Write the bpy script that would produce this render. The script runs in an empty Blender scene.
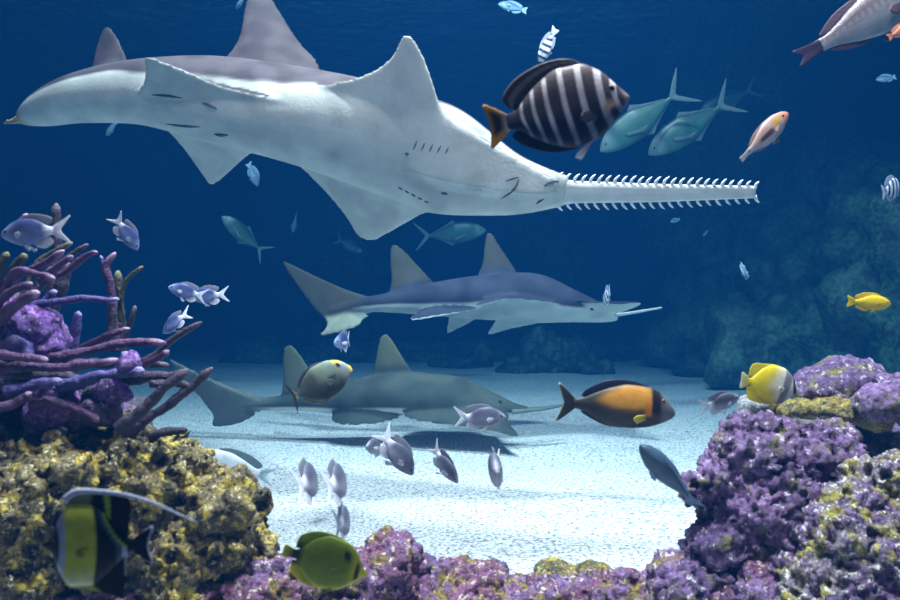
import bpy, math, random
import numpy as np
from mathutils import Vector, Matrix, noise
from mathutils.bvhtree import BVHTree
random.seed(7)
SC = bpy.context.scene
COL = SC.collection
F, CX, CY, CAMZ = 800.0, 450.0, 300.0, 1.0
CAM = Vector((0, 0, CAMZ))
V = Vector

def P(px, py, Y):
    return V(((px - CX) / F * Y, Y, CAMZ + (CY - py) / F * Y))

# ------------------------------------------------------------------ helpers
def tag(o, label=None, cat=None, group=None, kind=None):
    if label: o['label'] = label
    if cat: o['category'] = cat
    if group: o['group'] = group
    if kind: o['kind'] = kind
    return o

def empty(name, loc=(0, 0, 0)):
    o = bpy.data.objects.new(name, None)
    o.empty_display_size = 0.05
    o.location = loc
    COL.objects.link(o)
    return o

def mk(name, verts, faces, mat, parent=None, cols=None, smooth=True):
    me = bpy.data.meshes.new(name)
    me.from_pydata([tuple(v) for v in verts], [], faces)
    if smooth:
        me.polygons.foreach_set('use_smooth', [True] * len(me.polygons))
    if cols is not None:
        at = me.color_attributes.new('col', 'FLOAT_COLOR', 'POINT')
        c = np.ones((len(me.vertices), 4), dtype=np.float32)
        c[:, :3] = np.array(cols, dtype=np.float32)
        at.data.foreach_set('color', c.ravel())
    me.materials.append(mat)
    me.update()
    o = bpy.data.objects.new(name, me)
    COL.objects.link(o)
    if parent: o.parent = parent
    return o

def dup(root, label, group=None):
    r = root.copy(); COL.objects.link(r)
    r['label'] = label
    if group: r['group'] = group
    for ch in list(root.children):
        c = ch.copy(); COL.objects.link(c); c.parent = r
        for g in list(ch.children):
            d = g.copy(); COL.objects.link(d); d.parent = c
    return r

def lerp(a, b, t): return a + (b - a) * t
def mixc(a, b, t):
    t = max(0.0, min(1.0, t))
    return tuple(a[i] + (b[i] - a[i]) * t for i in range(3))
def sst(a, b, x):
    t = max(0.0, min(1.0, (x - a) / (b - a)))
    return t * t * (3 - 2 * t)
def bump1(x, c, w): return 1 - sst(w * 0.55, w, abs(x - c))

def resample(pts, n, smooth=True):
    """n+1 points along a polyline, by arc length (Catmull-Rom rounded)"""
    pts = [V(p) for p in pts]
    if smooth and len(pts) > 2:
        out = []
        for i in range(len(pts) - 1):
            p0 = pts[max(i - 1, 0)]; p1 = pts[i]; p2 = pts[i + 1]; p3 = pts[min(i + 2, len(pts) - 1)]
            for k in range(12):
                t = k / 12
                out.append(0.5 * ((2 * p1) + (p2 - p0) * t + (2 * p0 - 5 * p1 + 4 * p2 - p3) * t * t + (3 * p1 - p0 - 3 * p2 + p3) * t ** 3))
        out.append(pts[-1]); pts = out
    d = [0]
    for a, b in zip(pts, pts[1:]): d.append(d[-1] + (b - a).length)
    L = d[-1] or 1e-9
    res, j = [], 0
    for i in range(n + 1):
        s = L * i / n
        while j < len(d) - 2 and d[j + 1] < s: j += 1
        seg = (d[j + 1] - d[j]) or 1e-9
        res.append(pts[j].lerp(pts[j + 1], max(0, min(1, (s - d[j]) / seg))))
    return res

def curve1(xs, ys, x):
    """smooth monotone-ish interpolation"""
    xs = np.asarray(xs, float); ys = np.asarray(ys, float)
    m = np.gradient(ys, xs)
    dy = np.diff(ys) / np.diff(xs)
    for i in range(1, len(xs) - 1):
        if dy[i - 1] * dy[i] <= 0: m[i] = 0
        else: m[i] = 2 * dy[i - 1] * dy[i] / (dy[i - 1] + dy[i])
    m[0], m[-1] = dy[0], dy[-1]
    x = np.clip(np.asarray(x, float), xs[0], xs[-1])
    k = np.clip(np.searchsorted(xs, x, side='right') - 1, 0, len(xs) - 2)
    h = xs[k + 1] - xs[k]; t = (x - xs[k]) / h
    return (2*t**3-3*t**2+1)*ys[k] + (t**3-2*t**2+t)*h*m[k] + (-2*t**3+3*t**2)*ys[k+1] + (t**3-t**2)*h*m[k+1]

def fin3(base, tip, normal, tr, tt, nc=24, nr=10, rays=0, smooth=True):
    """solid tapering fin between a root line and an outer edge -> verts, faces, (a, b) per vertex"""
    B = resample(base, nc, smooth); T = resample(tip, nc, smooth)
    verts, prm = [], []
    n = V(normal).normalized()
    for side in (1, -1):
        for i in range(nc + 1):
            a = i / nc
            ch = 0.12 + 0.88 * math.sqrt(max(0, 1 - (2 * a - 1) ** 2))
            if rays: ch *= 1 + 0.35 * math.cos(2 * math.pi * a * rays)
            for j in range(nr + 1):
                b = j / nr
                th = (tr * (1 - b) + tt * b) * ch * 0.5
                if j == nr: th *= 0.3
                verts.append(B[i].lerp(T[i], b) + n * (side * th)); prm.append((a, b))
    W = nr + 1; N = (nc + 1) * W
    faces = []
    for i in range(nc):
        for j in range(nr):
            q = (i * W + j, (i + 1) * W + j, (i + 1) * W + j + 1, i * W + j + 1)
            faces.append(q); faces.append(tuple(N + k for k in reversed(q)))
    for i in range(nc):
        a, b = i * W, (i + 1) * W
        faces.append((b, a, N + a, N + b)); a += nr; b += nr
        faces.append((a, b, N + b, N + a))
    for j in range(nr):
        a, b = j, j + 1
        faces.append((a, b, N + b, N + a)); a += nc * W; b += nc * W
        faces.append((b, a, N + a, N + b))
    return verts, faces, prm

def tube(path, radii, m=10, cap=True):
    path = [V(p) for p in path]
    verts, faces = [], []
    up = V((0.13, 0.31, 0.94))
    for i, p in enumerate(path):
        t = (path[min(i + 1, len(path) - 1)] - path[max(i - 1, 0)]).normalized()
        a = t.cross(up)
        if a.length < 1e-3: a = t.cross(V((1, 0, 0)))
        a.normalize(); b = t.cross(a)
        for k in range(m):
            th = 2 * math.pi * k / m
            verts.append(p + (a * math.cos(th) + b * math.sin(th)) * radii[i])
    for i in range(len(path) - 1):
        for k in range(m):
            faces.append((i * m + k, i * m + (k + 1) % m, (i + 1) * m + (k + 1) % m, (i + 1) * m + k))
    if cap:
        verts.append(path[0]); verts.append(path[-1])
        c0, c1 = len(verts) - 2, len(verts) - 1
        e = (len(path) - 1) * m
        for k in range(m):
            faces.append((c0, (k + 1) % m, k)); faces.append((c1, e + k, e + (k + 1) % m))
    return verts, faces

def ball(c, r, seg=14, rings=9, squash=(1, 1, 1)):
    verts, faces = [], []
    for i in range(rings + 1):
        ph = math.pi * i / rings
        for k in range(seg):
            th = 2 * math.pi * k / seg
            verts.append(V((c[0] + r * squash[0] * math.sin(ph) * math.cos(th), c[1] + r * squash[1] * math.sin(ph) * math.sin(th), c[2] + r * squash[2] * math.cos(ph))))
    for i in range(rings):
        for k in range(seg):
            faces.append((i * seg + k, (i + 1) * seg + k, (i + 1) * seg + (k + 1) % seg, i * seg + (k + 1) % seg))
    return verts, faces

# ------------------------------------------------------------------ materials
def new_mat(name):
    m = bpy.data.materials.new(name); m.use_nodes = True
    nt = m.node_tree
    b = nt.nodes['Principled BSDF']
    return m, nt, b, nt.links.new

def noise_node(nt, scale, detail=4, rough=0.6, coord='Object'):
    tc = nt.nodes.new('ShaderNodeTexCoord')
    n = nt.nodes.new('ShaderNodeTexNoise')
    n.inputs['Scale'].default_value = scale; n.inputs['Detail'].default_value = detail; n.inputs['Roughness'].default_value = rough
    nt.links.new(tc.outputs[coord], n.inputs['Vector'])
    return n

def ramp(nt, src, stops):
    r = nt.nodes.new('ShaderNodeValToRGB')
    e = r.color_ramp.elements
    while len(e) > 1: e.remove(e[-1])
    for i, (p, c) in enumerate(stops):
        k = e[0] if i == 0 else e.new(p)
        k.position = p; k.color = (*c, 1)
    nt.links.new(src, r.inputs['Fac'])
    return r

def mixrgb(nt, fac, a, b, mode='MIX'):
    m = nt.nodes.new('ShaderNodeMix'); m.data_type = 'RGBA'; m.blend_type = mode
    for s, v in ((m.inputs[0], fac), (m.inputs[6], a), (m.inputs[7], b)):
        if hasattr(v, 'is_linked'): nt.links.new(v, s)
        elif isinstance(v, (int, float)): s.default_value = v
        else: s.default_value = (*v, 1)
    return m.outputs[2]

def bump(nt, b, src, strength, dist=0.01):
    k = nt.nodes.new('ShaderNodeBump')
    k.inputs['Strength'].default_value = strength; k.inputs['Distance'].default_value = dist
    nt.links.new(src, k.inputs['Height']); nt.links.new(k.outputs['Normal'], b.inputs['Normal'])

def skin(name, rough=0.4, mottling=0.25, mscale=14, bscale=60, bstr=0.15, spec=0.5, metallic=0.0, sss=0.0):
    m, nt, b, L = new_mat(name)
    at = nt.nodes.new('ShaderNodeVertexColor'); at.layer_name = 'col'
    n = noise_node(nt, mscale, 5)
    r = ramp(nt, n.outputs['Fac'], [(0.3, (1 - mottling,) * 3), (0.7, (1 + mottling * 0.4,) * 3)])
    c = mixrgb(nt, 1.0, at.outputs['Color'], r.outputs['Color'], 'MULTIPLY')
    L(c, b.inputs['Base Color'])
    b.inputs['Roughness'].default_value = rough
    b.inputs['Specular IOR Level'].default_value = spec
    b.inputs['Metallic'].default_value = metallic
    n2 = noise_node(nt, bscale, 3)
    bump(nt, b, n2.outputs['Fac'], bstr, 0.01)
    return m

M = {}
M['ray'] = skin('sawfish_skin', 0.7, 0.2, 6, 60, 0.2, 0.08)
M['fish'] = skin('fish_scales', 0.45, 0.22, 9, 55, 0.12, 0.22)
M['fin'] = skin('fin_membrane', 0.5, 0.2, 12, 50, 0.08, 0.2)
M['silver'] = skin('silver_scales', 0.38, 0.25, 8, 70, 0.15, 0.35, 0.1)

m, nt, b, L = new_mat('eye'); M['eye'] = m
at = nt.nodes.new('ShaderNodeVertexColor'); at.layer_name = 'col'
L(at.outputs['Color'], b.inputs['Base Color']); b.inputs['Roughness'].default_value = 0.12

m, nt, b, L = new_mat('dark_slit'); M['slit'] = m
n = noise_node(nt, 30); r = ramp(nt, n.outputs['Fac'], [(0.3, (0.05, 0.05, 0.055)), (0.7, (0.12, 0.12, 0.12))])
L(r.outputs['Color'], b.inputs['Base Color']); b.inputs['Roughness'].default_value = 0.7

m, nt, b, L = new_mat('saw_skin'); M['saw'] = m
n = noise_node(nt, 12, 6); r = ramp(nt, n.outputs['Fac'], [(0.3, (0.5, 0.5, 0.47)), (0.7, (0.68, 0.68, 0.65))])
L(r.outputs['Color'], b.inputs['Base Color']); b.inputs['Roughness'].default_value = 0.5
m, nt, b, L = new_mat('dark_saw_skin'); M['saw_dark'] = m
n = noise_node(nt, 12, 6); r = ramp(nt, n.outputs['Fac'], [(0.3, (0.06, 0.075, 0.07)), (0.7, (0.12, 0.14, 0.13))])
L(r.outputs['Color'], b.inputs['Base Color']); b.inputs['Roughness'].default_value = 0.5
m, nt, b, L = new_mat('tooth_ivory'); M['tooth'] = m
n = noise_node(nt, 40, 2); r = ramp(nt, n.outputs['Fac'], [(0.3, (0.75, 0.75, 0.72)), (0.7, (0.9, 0.9, 0.88))])
L(r.outputs['Color'], b.inputs['Base Color']); b.inputs['Roughness'].default_value = 0.35

def rock_mat(name, base, second, third, fleck, sc=9, cut=0.5, fl=0.62, w2=0.55, bstr=0.9, bsc=55, speck=None):
    """patchy encrusted reef rock: patches of two/three growths plus pale flecks, all in the rock's own coordinates"""
    m, nt, b, L = new_mat(name)
    n1 = noise_node(nt, sc, 6, 0.65); n2 = noise_node(nt, sc * 2.3, 5, 0.65); n3 = noise_node(nt, sc * 7, 4, 0.7); n4 = noise_node(nt, sc * 11, 3, 0.6)
    f1 = ramp(nt, n1.outputs['Fac'], [(cut - 0.05, (0, 0, 0)), (cut + 0.05, (1, 1, 1))])
    c = mixrgb(nt, f1.outputs['Color'], base, second)
    f2 = ramp(nt, n2.outputs['Fac'], [(w2 - 0.03, (0, 0, 0)), (w2 + 0.05, (1, 1, 1))])
    c = mixrgb(nt, f2.outputs['Color'], c, third)
    f4 = ramp(nt, n4.outputs['Fac'], [(0.34, (0.2, 0.2, 0.2)), (0.62, (1.6, 1.6, 1.6))])
    c = mixrgb(nt, 1.0, c, f4.outputs['Color'], 'MULTIPLY')
    f3 = ramp(nt, n3.outputs['Fac'], [(fl, (0, 0, 0)), (fl + 0.04, (1, 1, 1))])
    c = mixrgb(nt, f3.outputs['Color'], c, fleck)
    L(c, b.inputs['Base Color'])
    b.inputs['Roughness'].default_value = 0.5
    b.inputs['Specular IOR Level'].default_value = 0.5
    n5 = noise_node(nt, bsc, 6, 0.7)
    bump(nt, b, n5.outputs['Fac'], bstr, 0.02)
    return m

M['rock_purple'] = rock_mat('purple_reef_rock', (0.10, 0.048, 0.145), (0.185, 0.098, 0.235), (0.15, 0.13, 0.03), (0.66, 0.58, 0.66), 6, 0.5, 0.595, 0.57)
M['rock_mixed'] = rock_mat('mottled_reef_rock', (0.12, 0.06, 0.17), (0.19, 0.15, 0.18), (0.24, 0.20, 0.02), (0.75, 0.7, 0.68), 9, 0.5, 0.57, 0.53)
M['rock_olive'] = rock_mat('olive_reef_rock', (0.07, 0.055, 0.02), (0.18, 0.135, 0.05), (0.42, 0.31, 0.025), (0.62, 0.53, 0.32), 9, 0.5, 0.58, 0.545)
M['rock_pink'] = rock_mat('pink_reef_rock', (0.17, 0.055, 0.125), (0.165, 0.085, 0.22), (0.2, 0.13, 0.02), (0.66, 0.55, 0.42), 8, 0.5, 0.585, 0.56)
M['rock_yellow'] = rock_mat('yellow_reef_rock', (0.15, 0.115, 0.025), (0.28, 0.21, 0.03), (0.06, 0.055, 0.03), (0.6, 0.55, 0.4), 12, 0.5, 0.63, 0.55)
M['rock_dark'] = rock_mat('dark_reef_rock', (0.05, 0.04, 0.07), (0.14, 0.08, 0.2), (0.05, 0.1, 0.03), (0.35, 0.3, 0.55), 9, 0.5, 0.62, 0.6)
M['rock_grey'] = rock_mat('grey_reef_rock', (0.2, 0.2, 0.22), (0.32, 0.32, 0.34), (0.14, 0.13, 0.15), (0.5, 0.5, 0.52), 14, 0.5, 0.62, 0.58)
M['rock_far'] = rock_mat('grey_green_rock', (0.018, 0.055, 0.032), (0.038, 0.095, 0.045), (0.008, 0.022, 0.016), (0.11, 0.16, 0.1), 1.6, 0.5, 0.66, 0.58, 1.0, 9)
M['coral_violet'] = rock_mat('violet_coral', (0.20, 0.07, 0.36), (0.13, 0.055, 0.28), (0.30, 0.14, 0.38), (0.6, 0.5, 0.8), 9, 0.5, 0.62, 0.56)

def coral_mat(name, c1, c2, tipc):
    m, nt, b, L = new_mat(name)
    n = noise_node(nt, 25, 5)
    r = ramp(nt, n.outputs['Fac'], [(0.3, c1), (0.7, c2)])
    at = nt.nodes.new('ShaderNodeVertexColor'); at.layer_name = 'col'
    c = mixrgb(nt, at.outputs['Color'], r.outputs['Color'], tipc)
    L(c, b.inputs['Base Color']); b.inputs['Roughness'].default_value = 0.65
    n2 = noise_node(nt, 130, 3)
    bump(nt, b, n2.outputs['Fac'], 0.7, 0.01)
    return m
M['stag_pink'] = coral_mat('pink_violet_staghorn', (0.04, 0.013, 0.055), (0.115, 0.038, 0.125), (0.42, 0.26, 0.42))
M['stag_blue'] = coral_mat('blue_violet_staghorn', (0.03, 0.023, 0.12), (0.09, 0.06, 0.25), (0.33, 0.3, 0.6))
M['stag_dark'] = coral_mat('dark_staghorn', (0.018, 0.011, 0.026), (0.05, 0.028, 0.058), (0.13, 0.085, 0.13))
M['stag_green'] = coral_mat('olive_staghorn', (0.025, 0.028, 0.015), (0.065, 0.065, 0.028), (0.22, 0.2, 0.09))
# ------------------------------------------------------------------ bony fish
def make_fish(name, cat, spec):
    """a fish one unit long in its own frame: nose at +0.5 x, tail tip at -0.5 x, z up"""
    root = empty(name); tag(root, 'fish', cat)
    pr = spec['prof']
    us = [p[0] for p in pr]; top = [p[1] for p in pr]; bot = [p[2] for p in pr]; wid = [p[3] for p in pr]
    N, R = spec.get('n', 90), 36
    uu = us[0] + (us[-1] - us[0]) * (0.5 - 0.5 * np.cos(np.linspace(0, math.pi, N))) 
    uu = 0.4 * uu + 0.6 * np.linspace(us[0], us[-1], N)
    zt, zb, w = curve1(us, top, uu), curve1(us, bot, uu), curve1(us, wid, uu)
    bend = spec.get('bend', 0.0)
    by = lambda u: bend * max(0.0, u - 0.35) ** 2
    verts, cols = [], []
    cf = spec['color']
    for i in range(N):
        zc, h = (zt[i] + zb[i]) / 2, (zt[i] - zb[i]) / 2
        for k in range(R):
            th = 2 * math.pi * k / R
            c, s = math.cos(th), math.sin(th)
            y = w[i] * math.copysign(abs(c) ** 0.9, c)
            z = zc + h * s
            verts.append(V((0.5 - uu[i], y + by(uu[i]), z)))
            cols.append(cf(uu[i], s, z))
    faces = []
    for i in range(N - 1):
        for k in range(R):
            faces.append((i * R + k, i * R + (k + 1) % R, (i + 1) * R + (k + 1) % R, (i + 1) * R + k))
    faces.append(tuple(range(R - 1, -1, -1))); faces.append(tuple((N - 1) * R + k for k in range(R)))
    bm_ = mk('body', verts, faces, M[spec.get('mat', 'fish')], root, cols)
    wf = lambda u: float(curve1(us, wid, u)); tf = lambda u: float(curve1(us, top, u)); bf = lambda u: float(curve1(us, bot, u))
    p3 = lambda q: V((0.5 - q[0], by(q[0]), q[1]))
    for f in spec.get('fins', []):
        nm, base, tip, th, fc = f[:5]
        lab = f[5] if len(f) > 5 else None
        v, fa, prm = fin3([p3(q) for q in base], [p3(q) for q in tip], (0, 1, 0), th, th * 0.25, 40, 14, spec.get('rays', 14))
        o = mk(nm, v, fa, M['fin'], root, [fc(a, b_) for a, b_ in prm])
        if lab: o['label'] = lab
    for pc in spec.get('paired', []):
        nm, u, z, hb, Lf, ang, fan, drop, fc = pc[:9]
        for s in (1, -1):
            hh = max(1e-4, (tf(u) - bf(u)) / 2); zc = (tf(u) + bf(u)) / 2
            y = wf(u) * math.sqrt(max(0.05, 1 - ((z - zc) / hh) ** 2)) * 0.92
            ca, sa = math.cos(ang), math.sin(ang)
            base = [V((0.5 - u, s * y, z + hb)), V((0.5 - u - 0.01, s * y, z - hb))]
            tip = []
            for k in range(7):
                q = k / 6; l = Lf * (0.75 + 0.25 * math.sin(math.pi * min(1, q * 1.1)))
                tip.append(V((0.5 - u - l * ca, s * (y + l * sa), z + (0.5 - q) * 2 * fan - drop)))
            v, fa, prm = fin3(base, tip, (sa, s * ca, 0), 0.012, 0.004, 16, 8, 6)
            o = mk(nm, v, fa, M['fin'], root, [fc(a, b_) for a, b_ in prm])
            if len(pc) > 9: o['label'] = pc[9]
    if 'eye' in spec:
        u, z, r = spec['eye'][:3]; iris = spec['eye'][3] if len(spec['eye']) > 3 else (0.25, 0.22, 0.15)
        hh = (tf(u) - bf(u)) / 2; zc = (tf(u) + bf(u)) / 2
        y = wf(u) * math.sqrt(max(0.05, 1 - ((z - zc) / hh) ** 2))
        for s in (1, -1):
            v, fa = ball((0.5 - u, s * (y - r * 0.25), z), r, 18, 12, (1, 0.6, 1))
            cc = []
            for p in v:
                dd = math.hypot(p.x - (0.5 - u), p.z - z) / r
                cc.append((0.005, 0.005, 0.007) if dd < 0.68 else iris)
            mk('eye', v, fa, M['eye'], root, cc)
    for ex in spec.get('extra', []): ex(root)
    return root

def place(root, nose, tail, Y, dY=0.0, roll=0.0):
    """put the fish's nose and tail tip at two points of the place; dY = how much further away the nose is than the tail"""
    a = P(nose[0], nose[1], Y + dY / 2); b = P(tail[0], tail[1], Y - dY / 2)
    fx = (a - b); Lx = fx.length; fx.normalize()
    up = V((0, 0, 1))
    if abs(fx.z) > 0.96: up = V((0, 0.3, 1))
    ly = up.cross(fx).normalized(); uz = fx.cross(ly).normalized()
    R = Matrix((fx, ly, uz)).transposed() @ Matrix.Rotation(math.radians(roll), 3, 'X')
    root.rotation_mode = 'QUATERNION'
    root.location = (a + b) / 2
    root.rotation_quaternion = R.to_quaternion()
    root.scale = (Lx, Lx, Lx)
    return root

K = lambda c: (lambda a, b: c)
GR = lambda c1, c2: (lambda a, b: mixc(c1, c2, b))

# --- grey damselfish with pale forked tail
def dam_col(u, s, z):
    c = mixc((0.10, 0.11, 0.16), (0.30, 0.31, 0.40), 1 - sst(-0.7, 0.4, s))
    c = mixc((0.30, 0.31, 0.38), c, sst(0.02, 0.2, u))
    return mixc(c, (0.72, 0.74, 0.86), sst(0.62, 0.74, u))
DAM_PALE = (0.78, 0.8, 0.92)
damsel = dict(n=60, prof=[(0, .0, -.01, .004), (.03, .045, -.045, .028), (.1, .10, -.09, .05), (.2, .16, -.14, .07), (.34, .2, -.18, .078), (.48, .19, -.175, .07), (.6, .14, -.13, .05), (.7, .075, -.07, .03), (.77, .05, -.05, .018)],
    color=dam_col, eye=(.1, .03, .028, (.12, .12, .16)), bend=0.25,
    fins=[('tail_fin', [(.745, .05), (.76, 0), (.745, -.05)], [(.88, .14), (1.0, .21), (.93, .1), (.87, 0), (.93, -.1), (1.0, -.2), (.88, -.13)], .02, GR((.7, .72, .84), DAM_PALE), 'pale forked tail fin'),
          ('dorsal_fin', [(.24, .165), (.4, .185), (.55, .15), (.67, .08)], [(.3, .21), (.42, .255), (.58, .25), (.76, .19), (.74, .1)], .016, GR((.14, .15, .2), (.25, .26, .34))),
          ('anal_fin', [(.48, -.165), (.58, -.135), (.68, -.07)], [(.54, -.22), (.66, -.24), (.76, -.17), (.74, -.09)], .016, GR((.4, .42, .5), (.7, .72, .84)))],
    paired=[('pectoral_fin', .25, -.03, .025, .17, .5, .05, .01, K((.6, .62, .74))), ('pelvic_fin', .34, -.16, .012, .16, .25, .03, .09, K((.66, .68, .8)))])

# --- striped sailfin tang
def tang_col(u, s, z):
    c = mixc((0.018, 0.02, 0.042), (0.085, 0.075, 0.08), sst(-0.45, 0.1, s))
    uu = u + 0.03 * s * s - 0.015 * s
    for cen, wd in ((.105, .024), (.2, .031), (.33, .027), (.455, .023), (.57, .02), (.665, .017), (.75, .015)):
        k = bump1(uu, cen, wd)
        c = mixc(c, mixc((.16, .18, .3), (.78, .76, .84), sst(-0.75, -0.15, s)), k * (1 - sst(.9, 1.0, abs(s))))
    c = mixc(c, (.62, .42, .28), bump1(u, .155, .055) * bump1(s, -.32, .2))
    c = mixc((.4, .36, .36), c, sst(.0, .07, u))
    return c
tang = dict(n=150, prof=[(0, .012, -.012, .006), (.03, .05, -.05, .02), (.08, .115, -.10, .04), (.17, .225, -.18, .062), (.3, .295, -.25, .078), (.44, .295, -.265, .078), (.58, .235, -.22, .062), (.7, .15, -.145, .042), (.79, .07, -.07, .022), (.86, .05, -.05, .014)],
    color=tang_col, eye=(.115, .075, .024, (.3, .25, .16)),
    fins=[('tail_fin', [(.84, .05), (.85, 0), (.84, -.05)], [(.93, .12), (1.0, .155), (.985, .06), (.98, 0), (.985, -.06), (1.0, -.155), (.93, -.12)], .02,
           lambda a, b: mixc(mixc((.7, .55, .45), (.03, .02, .02), sst(.1, .45, b)), (.62, .30, .03), max(1 - sst(.08, .3, a), sst(.62, .8, a)) * sst(.15, .4, b) + 0.55 * sst(.7, .95, b)), 'orange and black tail fin'),
          ('dorsal_fin', [(.2, .23), (.35, .285), (.5, .265), (.66, .17), (.78, .07)], [(.22, .26), (.36, .345), (.54, .35), (.74, .285), (.86, .17), (.82, .09)], .016, lambda a, b: mixc((.03, .03, .035), (.22, .22, .21), bump1(b, .55, .18) * .5 + sst(.9, 1, b) * .5)),
          ('anal_fin', [(.4, -.255), (.55, -.22), (.7, -.135), (.79, -.065)], [(.43, -.275), (.6, -.265), (.76, -.19), (.84, -.11), (.82, -.07)], .016, GR((.018, .02, .04), (.02, .022, .045)))],
    paired=[('pectoral_fin', .25, -.09, .025, .13, .25, .045, .0, K((.10, .095, .11))), ('pelvic_fin', .3, -.23, .012, .14, .15, .03, .09, GR((.4, .4, .5), (.8, .8, .9)), 'white pelvic fin')])

# --- orange shouldered surgeonfish
def osh_col(u, s, z):
    c = mixc((.045, .045, .04), (.10, .08, .05), sst(-.9, .2, s) * (1 - sst(.5, .78, u)))
    k = sst(.195, .24, u) * (1 - sst(.6, 1.1, math.hypot((u - .36) / .33, (s - .42) / .62))) * (1 - .5 * sst(.9, 1, s))
    c = mixc(c, (.72, .33, .05), k)
    c = mixc(c, (.75, .24, .02), bump1(u, .235, .045) * bump1(s, .0, .5))
    c = mixc(c, (.02, .02, .025), bump1(u, .175, .05) * sst(-.5, -.2, s))
    c = mixc(mixc((.14, .14, .16), c, sst(.09, .15, u)), c, 0.0) if u < .15 else c
    return c
osh = dict(n=130, prof=[(0, .006, -.03, .006), (.02, .035, -.055, .02), (.06, .08, -.08, .038), (.13, .145, -.115, .055), (.24, .19, -.15, .066), (.4, .2, -.17, .068), (.55, .165, -.155, .055), (.68, .11, -.105, .038), (.78, .06, -.055, .024), (.86, .035, -.035, .014)],
    color=osh_col, eye=(.115, .085, .016, (.2, .17, .1)),
    fins=[('tail_fin', [(.84, .036), (.85, 0), (.84, -.036)], [(.92, .11), (1.0, .165), (.965, .06), (.945, 0), (.965, -.06), (1.0, -.165), (.92, -.11)], .016, lambda a, b: mixc((.05, .05, .05), (.62, .6, .35), sst(.9, .99, b) + .8 * sst(.95, 1, abs(2 * a - 1))), 'dark tail fin with pale rim'),
          ('dorsal_fin', [(.22, .18), (.4, .19), (.58, .145), (.76, .06)], [(.25, .2), (.42, .235), (.6, .215), (.76, .13), (.8, .07)], .014, GR((.02, .02, .03), (.03, .035, .07))),
          ('anal_fin', [(.42, -.165), (.58, -.14), (.76, -.055)], [(.46, -.17), (.6, -.155), (.76, -.085), (.8, -.055)], .014, K((.03, .03, .04)))],
    paired=[('pectoral_fin', .245, -.06, .025, .13, .35, .035, .02, GR((.4, .3, .05), (.75, .62, .1)), 'yellow pectoral fin'), ('pelvic_fin', .3, -.135, .01, .1, .05, .012, .01, K((.05, .05, .04)))])

# --- orange spined unicornfish
def naso_col(u, s, z):
    c = mixc((.045, .065, .04), (.23, .29, .22), sst(-.8, .75, s))
    c = mixc(c, (.30, .32, .31), (1 - sst(.08, .2, u)) * .8)
    c = mixc(c, (.75, .68, .02), bump1(u, .15, .06) * sst(.7, .88, s))
    c = mixc(c, (.015, .015, .02), bump1(u, .135, .03) * bump1(s, .62, .22))
    c = mixc(c, (.05, .06, .06), bump1(u, .27, .075) * bump1(s, -.02, .2))
    c = mixc((.85, .55, .02), c, sst(.012, .03, u))
    return mixc(c, (.85, .55, .02), bump1(u, .865, .03))
naso = dict(n=120, prof=[(0, .045, -.02, .012), (.025, .075, -.045, .03), (.07, .14, -.085, .05), (.15, .205, -.145, .065), (.3, .255, -.215, .08), (.46, .255, -.235, .08), (.62, .19, -.185, .06), (.75, .1, -.1, .035), (.83, .045, -.045, .018), (.88, .035, -.035, .014)],
    color=naso_col, eye=(.135, .13, .022, (.1, .1, .09)), bend=1.0,
    fins=[('tail_fin', [(.865, .035), (.875, 0), (.865, -.035)], [(.94, .13), (1.0, .24), (.965, .08), (.95, 0), (.965, -.08), (1.0, -.24), (.94, -.13)], .016, lambda a, b: mixc((.35, .37, .38), (.04, .045, .05), sst(.15, .5, b))),
          ('dorsal_fin', [(.24, .235), (.46, .25), (.64, .18), (.78, .08)], [(.27, .25), (.46, .28), (.66, .22), (.8, .11), (.8, .08)], .012, GR((.1, .1, .1), (.2, .2, .2))),
          ('anal_fin', [(.44, -.23), (.62, -.18), (.78, -.08)], [(.46, -.25), (.64, -.215), (.8, -.11), (.8, -.08)], .012, GR((.12, .13, .1), (.3, .3, .2)))],
    paired=[('pectoral_fin', .26, -.03, .03, .12, .35, .05, .0, K((.07, .08, .08)))])

# --- butterflyfish (yellow and white)
def bfly_col(u, s, z):
    c = mixc((.74, .74, .70), (.80, .62, .02), sst(.38, .68, u + .18 * abs(s)))
    c = mixc(c, (.16, .15, .17), .85 * bump1(u + .05 * s, .275, .085))
    c = mixc(c, (.02, .02, .03), bump1(u - .03 * s, .115, .038))
    return c
bprof = [(0, .012, -.012, .006), (.04, .03, -.03, .015), (.09, .09, -.085, .03), (.18, .2, -.175, .052), (.32, .29, -.265, .066), (.5, .31, -.29, .064), (.66, .24, -.23, .048), (.78, .12, -.12, .028), (.84, .055, -.055, .014), (.88, .05, -.05, .012)]
bfly = dict(n=120, prof=bprof, color=bfly_col, eye=(.12, .05, .02, (.1, .1, .1)),
    fins=[('tail_fin', [(.86, .05), (.87, 0), (.86, -.05)], [(.93, .1), (1, .12), (1, 0), (1, -.12), (.93, -.1)], .016, GR((.8, .65, .03), (.7, .7, .4)), 'yellow tail fin'),
          ('dorsal_fin', [(.22, .22), (.4, .295), (.6, .27), (.82, .07)], [(.25, .235), (.42, .31), (.66, .305), (.85, .265), (.895, .08)], .014, GR((.8, .62, .02), (.78, .66, .05)), 'yellow dorsal fin'),
          ('anal_fin', [(.42, -.28), (.62, -.25), (.82, -.07)], [(.46, -.295), (.68, -.295), (.85, -.25), (.895, -.08)], .014, K((.8, .62, .02)), 'yellow anal fin')],
    paired=[('pectoral_fin', .3, -.04, .025, .14, .4, .05, .0, K((.75, .72, .5))), ('pelvic_fin', .32, -.25, .012, .15, .15, .03, .1, K((.8, .7, .2)))])

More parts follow.
